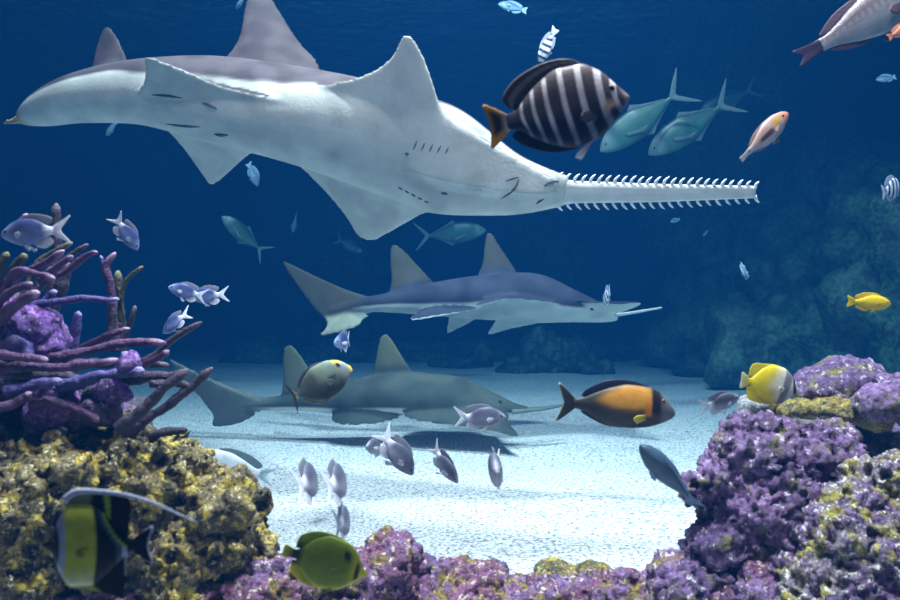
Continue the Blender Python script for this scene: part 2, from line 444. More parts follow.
# --- olive green butterflyfish
def gb_col(u, s, z):
    c = mixc((.15, .20, .008), (.085, .13, .006), sst(-.3, .8, s))
    c = mixc(c, (.5, .42, .01), (1 - sst(.1, .26, u)) * (1 - sst(0.4, 1, s)) + .6 * (1 - sst(-.98, -.8, s)))
    c = mixc(c, (.01, .012, .01), bump1(u, .13, .035) * (1 - sst(.5, .9, abs(s))) + bump1(u - .05 * s, .25, .05) * bump1(s, .55, .25))
    return mixc(c, (.015, .025, .01), sst(.74, .82, u))
gbf = dict(n=120, prof=bprof, color=gb_col, eye=(.125, .05, .02, (.05, .05, .03)),
    fins=[('tail_fin', [(.86, .05), (.87, 0), (.86, -.05)], [(.93, .06), (.99, .07), (1, 0), (.99, -.07), (.93, -.06)], .016, GR((.05, .06, .01), (.5, .5, .03)), 'yellow tail fin'),
          ('dorsal_fin', [(.22, .22), (.4, .295), (.6, .27), (.82, .07)], [(.25, .24), (.42, .32), (.66, .32), (.85, .22), (.87, .07)], .016, lambda a, b: mixc(mixc((.14, .2, .012), (.22, .28, .015), b), (.015, .02, .01), sst(.8, .97, a))),
          ('anal_fin', [(.42, -.28), (.62, -.25), (.82, -.07)], [(.46, -.3), (.68, -.3), (.85, -.2), (.87, -.07)], .016, lambda a, b: mixc(mixc((.24, .28, .012), (.5, .45, .015), b), (.015, .02, .01), sst(.85, .98, a)))],
    paired=[('pectoral_fin', .3, -.05, .025, .13, .3, .05, .0, K((.11, .155, .008))), ('pelvic_fin', .32, -.25, .012, .09, .12, .02, .03, K((.3, .3, .015)))])

# --- black, pale yellow and white bannerfish with a long dorsal streamer
def idol_col(u, s, z):
    c = (.01, .012, .018)
    e = u + .05 * s * s
    c = mixc(c, mixc((.44, .50, .05), (.6, .64, .6), .6 * (1 - sst(-1, -.45, s))), sst(.19, .225, e) * (1 - sst(.5, .53, e)))
    c = mixc(c, (.32, .38, .58), bump1(e, .21, .04) * .9)
    ul = .75 - .2 * max(0, s) ** 1.3
    c = mixc(c, (.30, .45, .03) if s > -.1 else (.35, .42, .6), bump1(u, ul, .028))
    c = mixc(c, (.06, .13, .26), bump1(u, ul - .045, .03) * .6)
    return c
def idol_extra(root):
    path = [V((.5 - u, 0, z)) for u, z in resample2([(.2, .4), (.3, .475), (.5, .48), (.75, .45), (1.0, .38), (1.2, .29), (1.4, .2)], 40)]
    rad = [lerp(.034, .008, (i / 40) ** 0.7) for i in range(41)]
    v, f = tube(path, rad, 10)
    v = [V((p.x, p.y * 0.45, p.z)) for p in v]
    o = mk('dorsal_streamer', v, f, M['fin'], root, [(.42, .47, .66)] * len(v)); o['label'] = 'long white dorsal streamer'
def resample2(p, n): return [(q.x, q.y) for q in resample([V((a, b, 0)) for a, b in p], n)]
idol = dict(n=140, prof=[(0, .01, -.02, .006), (.05, .04, -.045, .02), (.1, .1, -.09, .035), (.17, .27, -.26, .05), (.26, .37, -.37, .06), (.42, .37, -.37, .06), (.58, .27, -.27, .05), (.7, .15, -.15, .034), (.78, .075, -.075, .02), (.84, .06, -.06, .014)],
    color=idol_col, eye=(.125, .06, .02, (.05, .05, .06)), extra=[idol_extra],
    fins=[('tail_fin', [(.82, .06), (.83, 0), (.82, -.06)], [(.9, .12), (1, .17), (.97, .06), (.96, 0), (.97, -.06), (1, -.17), (.9, -.12)], .016, lambda a, b: mixc((.012, .014, .02), (.5, .55, .8), sst(.86, .95, b)), 'black tail fin with white rim'),
          ('dorsal_fin', [(.22, .32), (.4, .36), (.58, .26), (.78, .07)], [(.24, .44), (.42, .48), (.6, .47), (.78, .42), (.8, .3)], .016, lambda a, b: mixc(mixc((.17, .21, .015), (.3, .34, .4), .6 * b), (.012, .014, .02), sst(.3, .36, a)) if bump1(a, .5 + .12 * (1 - b), .05) < .3 else (.3, .45, .03)),
          ('anal_fin', [(.24, -.34), (.42, -.36), (.58, -.26), (.78, -.07)], [(.3, -.38), (.5, -.42), (.64, -.46), (.74, -.47), (.74, -.22)], .016, lambda a, b: mixc(mixc((.3, .34, .1), (.012, .014, .02), sst(.3, .38, a)), (.45, .55, .8), sst(.9, .98, a) * .9))],
    paired=[('pectoral_fin', .33, -.06, .025, .1, .3, .04, .0, K((.2, .24, .04)))])

# --- trevally
def trev_col(u, s, z):
    return mixc(mixc((.05, .13, .09), (.014, .05, .036), sst(-.4, .8, s)), (.3, .38, .36), .4 * (1 - sst(.1, .2, u)))
trev = dict(n=60, mat='silver', prof=[(0, .0, -.015, .006), (.04, .045, -.05, .026), (.12, .095, -.09, .048), (.26, .14, -.13, .062), (.4, .145, -.14, .062), (.55, .1, -.1, .045), (.68, .05, -.05, .025), (.76, .022, -.022, .014), (.8, .02, -.02, .012)],
    color=trev_col, eye=(.075, .015, .014),
    fins=[('tail_fin', [(.785, .02), (.79, 0), (.785, -.02)], [(.88, .11), (1, .2), (.9, .07), (.85, 0), (.9, -.07), (1, -.2), (.88, -.11)], .012, K((0.096, 0.135, 0.126))),
          ('dorsal_fin', [(.4, .14), (.55, .095), (.74, .025)], [(.46, .18), (.55, .12), (.7, .05), (.75, .032)], .01, K((0.075, 0.108, 0.102))),
          ('anal_fin', [(.42, -.135), (.55, -.095), (.74, -.025)], [(.48, -.175), (.56, -.12), (.7, -.05), (.75, -.032)], .01, K((0.090, 0.120, 0.114)))],
    paired=[('pectoral_fin', .25, -.03, .02, .22, .2, .02, .06, K((0.105, 0.135, 0.126)))])

# --- snapper / wrasse / damsels of other colours: one spec maker
def simple(top, bot, h=.15, hb=.13, w=.06, tailc=None, finc=None, n=60, pattern=None, eye=(.1, .03, .02), fork=.03, nose=.02, mat='fish', fs=1.0, ts=1.0):
    def cf(u, s, z):
        c = mixc(bot, top, sst(-.5, .5, s))
        return pattern(u, s, c) if pattern else c
    tailc = tailc or top; finc = finc or top
    return dict(n=n, mat=mat, prof=[(0, nose * .4, -nose * .5, .006), (.04, nose + h * .25, -nose - hb * .2, w * .4), (.12, h * .68, -hb * .6, w * .75), (.26, h * .96, -hb * .93, w), (.4, h, -hb, w), (.55, h * .8, -hb * .82, w * .78), (.68, h * .48, -hb * .5, w * .5), (.78, h * .3, -hb * .3, w * .28), (.82, h * .29, -hb * .29, w * .22)],
        color=cf, eye=eye,
        fins=[('tail_fin', [(.795, h * .3), (.805, 0), (.795, -hb * .3)], [(.9, h * .6 * ts), (1, h * .75 * ts), (1 - fork, 0), (1, -hb * .75 * ts), (.9, -hb * .6 * ts)], .014, K(tailc)),
              ('dorsal_fin', [(.24, h * .9), (.42, h * .97), (.6, h * .7), (.75, h * .33)], [(.27, h * (.95 + .15 * fs)), (.42, h * (1 + .35 * fs)), (.64, h * (.8 + .45 * fs)), (.78 + .04 * fs, h * (.35 + .4 * fs)), (.79, h * .36)], .012, K(finc)),
              ('anal_fin', [(.48, -hb * .9), (.6, -hb * .72), (.74, -hb * .35)], [(.54, -hb * (.9 + .3 * fs)), (.66, -hb * (.7 + .45 * fs)), (.76 + .04 * fs, -hb * (.35 + .35 * fs)), (.78, -hb * .36)], .012, K(finc))],
        paired=[('pectoral_fin', .27, -.02, .02, .14, .35, .035, .01, K(finc)), ('pelvic_fin', .32, -hb * .9, .01, .12, .15, .02, .05, K(finc))])

def dam_blue(u, s, z):
    c = mixc((.05, .07, .20), (.16, .2, .42), 1 - sst(-.6, .5, s))
    c = mixc((.26, .32, .55), c, sst(.05, .3, u))
    return mixc(c, (.74, .76, .92), sst(.62, .74, u))
damsel_blue = dict(damsel, color=dam_blue, bend=-.3)
F_ = {}
GD = 'grey damselfish with pale tails'
protos = {}
def dams(nose, tail, Y, dY, label, roll=0):
    blue = any(w in label for w in ('blue', 'violet', 'silvery', 'pale damselfish'))
    if blue in protos: r = dup(protos[blue], label)
    else: r = protos[blue] = make_fish('damselfish', 'fish', damsel_blue if blue else damsel)
    r['label'] = label; r['group'] = GD
    if 'slim' in label:
        for ch in list(r.children):
            if ch.name.startswith(('pectoral', 'pelvic')): bpy.data.objects.remove(ch)
    return place(r, nose, tail, Y, dY, roll)

dams((506, 417), (454, 418), 2.6, .02, 'grey damselfish in profile before the snout of the sawfish lying on the sand')
dams((366, 447), (384, 446), 2.55, -.12, 'dark damselfish turned away beside a pale tail, below the belly of the lowest sawfish')
dams((413, 475), (380, 430), 2.4, .02, 'grey damselfish diving head down, tail high, below the lowest sawfish', 5)
dams((458, 483), (429, 445), 2.5, -.05, 'steel grey damselfish heading down right over open sand', 12)
dams((497, 473), (493, 467), 1.8, -.2, 'slim damselfish seen end on, alone over bright sand right of the other grey ones', 8)
dams((313, 477), (304, 486), 1.75, .2, 'slim damselfish seen from behind, leftmost of the three below the long dark shadow', -14)
dams((342, 478), (333, 487), 1.75, .2, 'slim pale tailed damselfish seen from behind, between two slim ones over sand', -14)
dams((345, 519), (342, 525), 1.85, .18, 'small slim damselfish seen from behind just above the olive green fish', -6)
dams((334, 343), (354, 339), 3.4, -.16, 'pale damselfish with spread fins under the upper sawfish tail')
dams((138, 250), (114, 215), 2.6, .03, 'silvery damselfish diving right above the coral branch tips', 8)
dams((168, 287), (206, 297), 2.9, -.02, 'blue grey damselfish facing left, front one of an overlapping pair')
dams((190, 297), (227, 294), 3.05, .03, 'violet damselfish behind another, white forked tail to the right')
dams((163, 333), (187, 311), 2.8, .05, 'dim blue damselfish nosing down behind a staghorn tip', 10)
dams((1, 235), (66, 229), 1.7, .02, 'large dusky violet damselfish at left edge above the coral')
dams((739, 397), (701, 409), 1.95, .03, 'grey damselfish hovering beside the purple rock below the yellow fish', 10)

r = make_fish('sailfin_tang', 'fish', tang); r['label'] = 'dark tang with white bars and an orange tail'
place(r, (629, 97), (487, 127), 1.35, .0)
r = make_fish('surgeonfish', 'fish', osh); r['label'] = 'dark surgeonfish with an orange shoulder over the sand'
place(r, (675, 412), (557, 402), 1.8, .0)
r = make_fish('unicornfish', 'fish', naso); r['label'] = 'grey unicornfish with yellow lips and yellow tail spine'
place(r, (352, 369), (284, 402), 2.5, .0)
r = make_fish('butterflyfish', 'fish', bfly); r['label'] = 'yellow and white butterflyfish beside the upper purple rock'
place(r, (800, 390), (741, 380), 2.1, .03)
r = make_fish('butterflyfish', 'fish', gbf); r['label'] = 'olive green butterflyfish with yellow edges above the foreground rock'
place(r, (368, 575), (283, 550), 1.35, .0)
r = make_fish('moorish_idol', 'fish', idol); r['label'] = 'black and yellow banded fish with long white dorsal streamer'
place(r, (42, 545), (153, 545), 1.0, .0)

t0 = make_fish('trevally', 'fish', trev); t0['label'] = 'teal trevally nearest the nose of the striped tang'; t0['group'] = 'trevallies in the blue water'
place(t0, (600, 151), (690, 84), 6.6, .1)
for nose, tail, Y, dY, lab in (((648, 154), (738, 95), 6.8, .1, 'teal trevally swimming just right of its companion, before the dark rocks'),
                               ((486, 230), (414, 237), 9.0, 0, 'teal trevally in profile above the dorsal fin of the middle sawfish'),
                               ((222, 216), (268, 256), 8.0, -.2, 'teal trevally angled down, left below the big sawfish'),
                               ((362, 252), (335, 238), 10, .2, 'dim trevally partly behind the pectoral tip of the big sawfish'),
                               ((700, 112), (760, 86), 8.6, .1, 'faint trevally behind the pair, only its long tail clear')):
    place(dup(t0, lab), nose, tail, Y, dY)

def snap_pat(u, s, c):
    return mixc(c, (.4, .34, .3), .3 * bump1((u * 22) % 1, .5, .4) * bump1((s * 8) % 1, .5, .45) * sst(-.2, .2, s))
r = make_fish('snapper', 'fish', simple((.12, .095, .11), (.30, .32, .36), .15, .13, .06, (.05, .03, .05), (.10, .06, .07), 90, snap_pat, fork=.05, mat='silver', fs=.3, ts=.5)); r['label'] = 'pink silver snapper cut by the top right corner'
place(r, (935, -18), (796, 60), 2.6, .0)
def wr_pat(u, s, c):
    c = mixc(c, (.62, .22, .12), (1 - sst(.12, .25, u)) * .8)
    c = mixc(c, (.55, .33, .03), bump1(u, .27, .09) * bump1(s, .35, .4))
    return mixc(c, (.14, .05, .05), bump1(u, .5, .16) * bump1(s, .0, .35))
r = make_fish('wrasse', 'fish', simple((.46, .30, .27), (.5, .5, .54), .145, .135, .065, (.5, .5, .54), (.4, .26, .22), 80, wr_pat, eye=(.13, .04, .022), fs=.2, ts=.35, fork=.0)); r['label'] = 'orange headed wrasse rising, pale tail down, beyond the saw tip'
place(r, (788, 113), (741, 160), 2.2, .05)
r = make_fish('wrasse', 'fish', simple((.7, .25, .12), (.72, .4, .3), .16, .15, .07, n=40)); r['label'] = 'bright orange fish at right edge below the snapper'
place(r, (915, 22), (888, 38), 2.4, .0)
YC = (.80, .58, .02)
r = make_fish('damselfish', 'fish', simple(YC, (.82, .62, .05), .17, .17, .07, YC, (.85, .55, .03), 50, eye=(.1, .04, .025, (.5, .3, .05)))); r['label'] = 'small yellow damselfish in front of the right rock wall'
place(r, (891, 304), (847, 301), 2.2, .0)
BL = (.12, .2, .3)
r = make_fish('wrasse', 'fish', simple((.055, .10, .16), (.08, .14, .2), .14, .13, .115, (.1, .16, .26), (.12, .2, .32), 50, fs=.2, eye=(.1, .02, .012))); r['label'] = 'slate blue fish slanting over the sand beside the large purple rock'
place(r, (640, 445), (697, 506), 1.8, -.05, -75)
def zeb(u, s, c):
    return mixc((.03, .05, .09), (.75, .78, .9), bump1((u * 6 + .2 * s) % 1, .5, .36))
zs = simple((.1, .1, .2), (.1, .1, .2), .26, .24, .07, (.6, .65, .8), (.4, .45, .6), 90, zeb, eye=(.1, .04, .025))
z0 = make_fish('sergeant_fish', 'fish', zs); z0['label'] = 'small striped fish above the tang, tail up'; z0['group'] = 'small striped fish'
place(z0, (539, 63), (556, 28), 3.6, .08, 10)
place(dup(z0, 'small blue striped fish at the snout of the middle sawfish'), (604, 304), (610, 290), 5.2, .2)
place(dup(z0, 'tiny striped fish at right edge in front of the rock wall'), (900, 186), (882, 193), 3.4, .1)
bs = simple((.06, .13, .22), (.18, .3, .38), .2, .18, .08, (.2, .34, .45), (.16, .28, .38), 30, eye=(.1, .04, .03))
b0 = make_fish('blue_chromis', 'fish', bs); b0['label'] = 'small pale blue fish before the right rock wall'; b0['group'] = 'small pale blue fish'
place(b0, (746, 279), (743, 264), 3.6, -.1, 40)
for nose, tail, Y, dY, lab in (((258, 186), (248, 163), 5.5, .1, 'small pale blue fish below the lower pelvic fin of the big sawfish'),
                               ((106, 135), (118, 121), 4.6, .1, 'small blue fish under the big sawfish tail stalk'),
                               ((293, 232), (296, 214), 8, .2, 'tiny blue fish deep between two sawfish at left'),
                               ((498, 4), (527, 11), 6, .0, 'pale teal fish just under the water surface at top centre'),
                               ((236, 8), (246, -4), 4.6, .1, 'small teal fish touching the tall dorsal fin at top'),
                               ((876, 80), (896, 77), 5.5, .0, 'dim blue fish in dark water below the snapper'),
                               ((670, 222), (680, 219), 8, .0, 'faint blue fish below the saw near its tip'),
                               ((703, 236), (708, 231), 8, .1, 'tiny faint blue fish before the edge of the right rock wall')):
    place(dup(b0, lab), nose, tail, Y, dY, 20)
fs = simple((.55, .6, .66), (.75, .78, .82), .15, .13, .06, (.35, .5, .55), (.12, .16, .17), 50, fork=.1)
r = make_fish('wrasse', 'fish', fs); r['label'] = 'pale fish with dark fin half hidden behind the olive rock'
place(r, (196, 455), (274, 478), 3.1, .0)
# ------------------------------------------------------------------ sawfish
class Axis:
    """centre line of a body with a roll angle along it; D points out of the back, Lt to the left flank"""
    def __init__(self, pts, roll):
        self.p = resample([P(*q) for q in pts], 160)
        self.px = [CX + F * p.x / p.y for p in self.p]
        if not isinstance(roll, (list, tuple)): roll = [(0, roll), (900, roll)]
        n = len(self.p)
        e0 = (self.p[0] - self.p[2]).normalized(); e1 = (self.p[-1] - self.p[-3]).normalized()
        self.ext = [self.p[0] + e0 * (.9 * (1 - i / 40)) for i in range(40)] + self.p + [self.p[-1] + e1 * (.9 * (i + 1) / 40) for i in range(40)]
        self.ed, self.el = [], []
        for i in range(len(self.ext)):
            x = self.px[max(0, min(n - 1, i - 40))]
            r = math.radians(float(np.interp(x, [q[0] for q in roll], [q[1] for q in roll])))
            self.ed.append(V((0, math.sin(r), math.cos(r)))); self.el.append(V((0, -math.cos(r), math.sin(r))))
        self.d = self.ed[40 + n // 2]; self.l = self.el[40 + n // 2]
        self.D, self.Lt = [], []
        for i in range(n):
            t = (self.p[min(i + 1, n - 1)] - self.p[max(i - 1, 0)]).normalized()
            d = self.ed[i + 40]
            dd = (d - t * d.dot(t)).normalized()
            self.D.append(dd); self.Lt.append(t.cross(dd).normalized())
    @staticmethod
    def px_of(p): return CX + F * p.x / p.y
    def idx(self, px):
        return min(range(len(self.ext) - 1), key=lambda i: abs((self.px_of(self.ext[i]) + self.px_of(self.ext[i + 1])) / 2 - px))
    def at_px(self, px):
        best = self.idx(px)
        a, b = self.ext[best], self.ext[best + 1]
        pa, pb = self.px_of(a), self.px_of(b)
        t = 0 if abs(pb - pa) < 1e-9 else max(-.5, min(1.5, (px - pa) / (pb - pa)))
        return a.lerp(b, t)
    def sheet(self, px, py, vs, off=0.0):
        r = V(((px - CX) / F, 1, (CY - py) / F))
        best = None
        for i in range(len(self.ext) - 1):
            va, vb = vs[i], vs[i + 1]
            a = self.ext[i] + self.ed[i] * off; b = self.ext[i + 1] + self.ed[i + 1] * off
            fa, fb = (a - CAM).dot(r.cross(va)), (b - CAM).dot(r.cross(vb))
            if fa * fb <= 0 and fa != fb:
                u = fa / (fa - fb)
                A = a.lerp(b, u); v = va.lerp(vb, u)
                w = A - CAM
                c1 = r.cross(w); c2 = r.cross(v)
                t = -c1.dot(c2) / c2.dot(c2)
                if best is None or abs(t) < abs(best[1]): best = (A + v * t, t)
        return best[0] if best else self.p[0]
    def sag(self, pts, v=None): return [self.sheet(x, y, [v] * len(self.ext) if v else self.ed) for x, y in pts]
    def fro(self, pts, off=0.0): return [self.sheet(x, y, self.el, off) for x, y in pts]
    def loc(self, pts):
        return [self.at_px(q[0]) + self.el[self.idx(q[0])] * q[1] + self.ed[self.idx(q[0])] * (q[2] if len(q) > 2 else 0) for q in pts]

def make_sawfish(name, ax, secs, fins, voxel, pig, label):
    """trunk and all fins grown into one skin; secs = (pixel column, half width, back height, belly depth)"""
    xs = [s[0] for s in secs]
    verts, faces = [], []
    R, step = 40, 2
    idx = list(range(0, 161, step))
    for i in idx:
        x = ax.px[i]
        w, ht, hb = (float(curve1(xs, [s[k] for s in secs], x)) for k in (1, 2, 3))
        for k in range(R):
            th = 2 * math.pi * k / R
            c, s = math.cos(th), math.sin(th)
            verts.append(ax.p[i] + ax.Lt[i] * (w * math.copysign(abs(c) ** .92, c)) + ax.D[i] * ((ht if s > 0 else hb) * s))
    n = len(idx)
    for i in range(n - 1):
        for k in range(R):
            faces.append((i * R + k, (i + 1) * R + k, (i + 1) * R + (k + 1) % R, i * R + (k + 1) % R))
    faces.append(tuple(range(R))); faces.append(tuple((n - 1) * R + k for k in range(R - 1, -1, -1)))
    for base, tip, nrm, tr, tt in fins:
        v, f, _ = fin3(base, tip, nrm, tr, tt, 40, 20)
        o = len(verts); verts += v; faces += [tuple(q + o for q in p) for p in f]
    me = bpy.data.meshes.new('tmp'); me.from_pydata([tuple(v) for v in verts], [], faces); me.update()
    ob = bpy.data.objects.new('tmp', me); COL.objects.link(ob)
    md = ob.modifiers.new('r', 'REMESH'); md.mode = 'VOXEL'; md.voxel_size = voxel; md.adaptivity = 0
    sm = ob.modifiers.new('s', 'SMOOTH'); sm.iterations = 5; sm.factor = .5
    dg = bpy.context.evaluated_depsgraph_get(); dg.update()
    me2 = bpy.data.meshes.new_from_object(ob.evaluated_get(dg))
    bpy.data.objects.remove(ob)
    me2.polygons.foreach_set('use_smooth', [True] * len(me2.polygons))
    nv = len(me2.vertices)
    co = np.empty(nv * 3, np.float32); me2.vertices.foreach_get('co', co); co = co.reshape(-1, 3)
    no = np.array([tuple(q.vector) for q in me2.vertex_normals], np.float32)
    A = np.array([tuple(p) for p in ax.p]); d = np.array(ax.d); l = np.array(ax.l)
    px = CX + F * co[:, 0] / co[:, 1]
    # nearest axis sample
    near = np.empty(nv, int)
    for s in range(0, nv, 20000):
        near[s:s + 20000] = np.argmin(((co[s:s + 20000, None, :] - A[None]) ** 2).sum(-1), axis=1)
    rel = co - A[near]
    apx = np.array(ax.px)[near]
    Dn = np.array([tuple(v) for v in ax.ed[40:201]])[near]; Ln = np.array([tuple(v) for v in ax.el[40:201]])[near]
    q = (rel * Dn).sum(1); t = (rel * Ln).sum(1); nd = (no * Dn).sum(1)
    ht = curve1(xs, [s[2] for s in secs], apx)
    me2.materials.clear(); me2.materials.append(M['ray'])
    cols = pig(apx, q / ht, t, nd, co)
    at = me2.color_attributes.new('col', 'FLOAT_COLOR', 'POINT')
    c4 = np.ones((nv, 4), np.float32); c4[:, :3] = cols
    at.data.foreach_set('color', c4.ravel())
    root = empty(name, tuple(ax.p[80])); tag(root, label, 'sawfish')
    me2.transform(Matrix.Translation(-ax.p[80]))
    body = bpy.data.objects.new('body', me2); COL.objects.link(body); body.parent = root
    bvh = BVHTree.FromPolygons([v.co + ax.p[80] for v in me2.vertices], [tuple(p.vertices) for p in me2.polygons])
    root['_'] = 0; del root['_']
    return root, bvh, ax.p[80]

def npst(a, b, x):
    t = np.clip((x - a) / (b - a), 0, 1); return t * t * (3 - 2 * t)
def mix3(a, b, m):
    a = np.asarray(a, float); b = np.asarray(b, float)
    return a * (1 - m[:, None]) + b * m[:, None]
def bump_n(x, c, w): return 1 - npst(w * .5, w, np.abs(x - c))
def vnoise(co, f, n=None):
    return np.array([noise.noise(V(p) * f) for p in co.tolist()])

def hit(bvh, px, py):
    r = V(((px - CX) / F, 1, (CY - py) / F)).normalized()
    loc, nrm, _, _ = bvh.ray_cast(CAM, r)
    return loc, nrm

def slit(root, org, bvh, pts, rad, name, lift=0.0):
    """a thin dark groove lying on the skin"""
    hp = [hit(bvh, *p) for p in resample2(pts, 8)]
    hp = [h for h in hp if h[0] is not None]
    if len(hp) < 3: return None
    path = [h[0] - org + h[1] * lift for h in hp]
    n = len(path)
    v, f = tube(path, [rad * (.25 + .75 * math.sin(math.pi * i / (n - 1))) for i in range(n)], 8)
    return mk(name, v, f, M['slit'], root)

def add_saw(root, org, top, bot, thick, normal, teeth_top, teeth_bot, tl, slant, name='saw', mat='saw'):
    T = [p - org for p in resample(top, 40, False)]; B = [p - org for p in resample(bot, 40, False)]
    n = V(normal).normalized()
    verts, faces = [], []
    prof = [(0, 0), (.06, .6), (.2, 1), (.5, .8), (.8, 1), (.94, .6), (1, 0), (.94, -.6), (.8, -1), (.5, -.8), (.2, -1), (.06, -.6)]
    R = len(prof)
    for i in range(41):
        k = 1 - .55 * i / 40
        for a, h in prof:
            verts.append(B[i].lerp(T[i], a) + n * (h * thick * k * .5))
    for i in range(40):
        for k in range(R):
            faces.append((i * R + k, i * R + (k + 1) % R, (i + 1) * R + (k + 1) % R, (i + 1) * R + k))
    faces.append(tuple(range(R - 1, -1, -1))); faces.append(tuple(40 * R + k for k in range(R)))
    saw = mk(name, verts, faces, M[mat], root)
    for line, other, cnt in ((T, B, teeth_top), (B, T, teeth_bot)):
        for j in range(cnt):
            u = .05 + .95 * j / max(1, cnt - 1)
            i = min(39, int(u * 40))
            p = line[i].lerp(line[i + 1], u * 40 - i)
            out = (line[i] - other[i]).normalized()
            fw = (line[i + 1] - line[i]).normalized()
            g = tl * (.6 + .4 * math.sin(math.pi * min(1, .25 + u * .7))) * random.uniform(.9, 1.1)
            tip = p + out * g + fw * (g * slant)
            path = [p - out * .012, p + out * g * .35 + fw * g * slant * .25, p + out * g * .75 + fw * g * slant * .65, tip]
            v, f = tube(path, [.0068, .0064, .0045, .001], 7)
            mk('tooth', v, f, M['tooth'], saw)
    return saw

def shark_eye(root, org, bvh, px, py, r):
    h = hit(bvh, px, py)
    if h[0] is None: return
    v, f = ball(h[0] - org - h[1] * r * .3, r, 14, 9)
    mk('eye', v, f, M['eye'], root, [(.02, .02, .02)] * len(v))

# --- the big one, rolled so that its pale underside faces the glass
axA = Axis([(22, 119, 4.02), (28, 116, 3.96), (45, 109, 3.88), (80, 99, 3.80), (140, 94, 3.74), (210, 102, 3.7), (280, 115, 3.68), (350, 132, 3.66), (430, 158, 3.62), (507, 184, 3.58), (566, 191, 3.55)], [(120, 37), (260, 40), (430, 53), (600, 54)])
A = axA
nA = A.l.cross(V((1, 0, 0)))   # frontal sheet normal = +-d
finsA = [
    (A.fro([(312, 126), (380, 152), (480, 178), (555, 191)], -.05), A.fro([(300, 90), (325, 84), (352, 78), (375, 69), (392, 56), (401, 38), (407, 32), (420, 48), (431, 76), (443, 110), (465, 128), (500, 148), (535, 168), (557, 180)], -.05), A.d, .17, .016),
    (A.fro([(288, 118), (350, 134), (450, 172), (555, 191)], -.04), A.fro([(289, 158), (305, 172), (325, 192), (345, 216), (356, 234), (366, 241), (378, 239), (400, 227), (425, 213), (450, 207), (490, 209), (530, 211), (557, 205)], -.04), A.d, .17, .016),
    (A.fro([(150, 104), (200, 110), (250, 118), (300, 128)], -.10), A.fro([(135, 97), (142, 84), (145, 70), (144, 56), (160, 60), (185, 70), (215, 83), (250, 93), (300, 104)], -.12), A.d, .10, .012),
    (A.fro([(165, 100), (200, 102), (250, 108), (285, 112)], -.06), A.fro([(158, 124), (172, 136), (190, 158), (204, 178), (212, 186), (226, 176), (240, 163), (256, 153), (290, 152)], -.06), A.d, .10, .012),
    (A.sag([(215, 92), (250, 98), (300, 110), (335, 120)]), A.sag([(222, 60), (234, 46), (241, 30), (244, 8), (250, -8), (258, -10), (270, -4), (284, 18), (300, 42), (318, 60)]), A.l, .10, .012),
    (A.sag([(88, 98), (105, 96), (132, 94)], V((0, .3, .95))), A.sag([(91, 71), (95, 50), (101, 32), (107, 26), (113, 30), (121, 43), (128, 60)], V((0, .3, .95))), A.l, .07, .010),
    (A.sag([(30, 110), (34, 117), (38, 122)], V((0, .2, .97))), A.sag([(16, 115), (1, 124), (18, 123)], V((0, .2, .97))), A.l, .05, .012),
]
mA = lambda k: k
secA = [(20, .02, .025, .02), (28, .055, .05, .045), (45, .09, .085, .075), (80, .12, .125, .10), (140, .15, .17, .13), (210, .19, .235, .17), (280, .215, .25, .18), (350, .25, .22, .16), (430, .27, .15, .11), (507, .16, .085, .075), (566, .075, .03, .03)]
def pigA(px, q, t, nd, co):
    nz = np.array([noise.noise(V(p) * 9) for p in co.tolist()])
    lift = .10 + .22 * (1 - npst(300, 360, px)) - .22 * (1 - npst(120, 160, px))
    onfin = npst(.9, 1.25, np.abs(t) / curve1([s[0] for s in secA], [s[1] for s in secA], px))
    m = npst(-.09, .09, nd + .5 * np.clip(q - .55, -.6, 2) * npst(.6, 1.1, q) + .05 * nz + lift * (1 - onfin))
    belly = mix3((.52, .53, .50), (.43, .445, .42), npst(-.2, .5, nz))
    belly = belly + .13 * (bump_n(nd + lift, -.12, .16) * (1 - onfin) * (1 - npst(305, 330, px)) * npst(215, 250, px))[:, None]  # lit band along the flank, painted paler into the belly colour
    back = mix3((.085, .07, .08), (.055, .046, .052), npst(-.3, .4, nz))
    fin = npst(1.05, 1.3, q)[:, None]
    back = back * (1 - fin) + back * np.array((.75, .7, .66)) * fin
    tail = (1 - npst(26, 34, px))[:, None] * .8
    c = belly * (1 - m[:, None]) + back * m[:, None]
    return c * (1 - tail) + np.array((.62, .40, .16)) * tail
rootA, bvA, oA = make_sawfish('sawfish', A, secA, finsA, .0095, pigA, 'huge sawfish showing its pale underside and toothed saw')
sawA = add_saw(rootA, oA, A.fro([(548, 176), (575, 181), (660, 184), (755, 186)]), A.fro([(548, 207), (575, 203), (660, 202), (755, 198)]), .05, A.ed[-45], 25, 22, .037, .75)
for i in range(5):
    slit(rootA, oA, bvA, [(417 + i * 8, 141 + i * 1.5), (413 + i * 8, 150 + i * 1.0)], .003, 'gill_slit')
    slit(rootA, oA, bvA, [(398 + i * 6.5, 187 + i * 3.5), (403 + i * 6.5, 190 + i * 3.2)], .005, 'gill_slit')
slit(rootA, oA, bvA, [(519, 177), (516, 186), (510, 193), (501, 199)], .006, 'mouth')
slit(rootA, oA, bvA, [(505, 181), (513, 178), (519, 177)], .004, 'mouth')
slit(rootA, oA, bvA, [(544, 186), (550, 182), (559, 181)], .007, 'nostril')
slit(rootA, oA, bvA, [(536, 204), (540, 201), (544, 199)], .006, 'nostril')
slit(rootA, oA, bvA, [(152, 95), (168, 96), (182, 98)], .007, 'clasper')
slit(rootA, oA, bvA, [(166, 124), (183, 126), (200, 127)], .007, 'clasper')
slit(rootA, oA, bvA, [(441, 193), (444, 193.5), (448, 194)], .008, 'skin_mark')
slit(rootA, oA, bvA, [(405, 153), (407, 154), (409, 154)], .007, 'skin_mark')
slit(rootA, oA, bvA, [(202, 103), (209, 105), (217, 109)], .008, 'skin_mark')
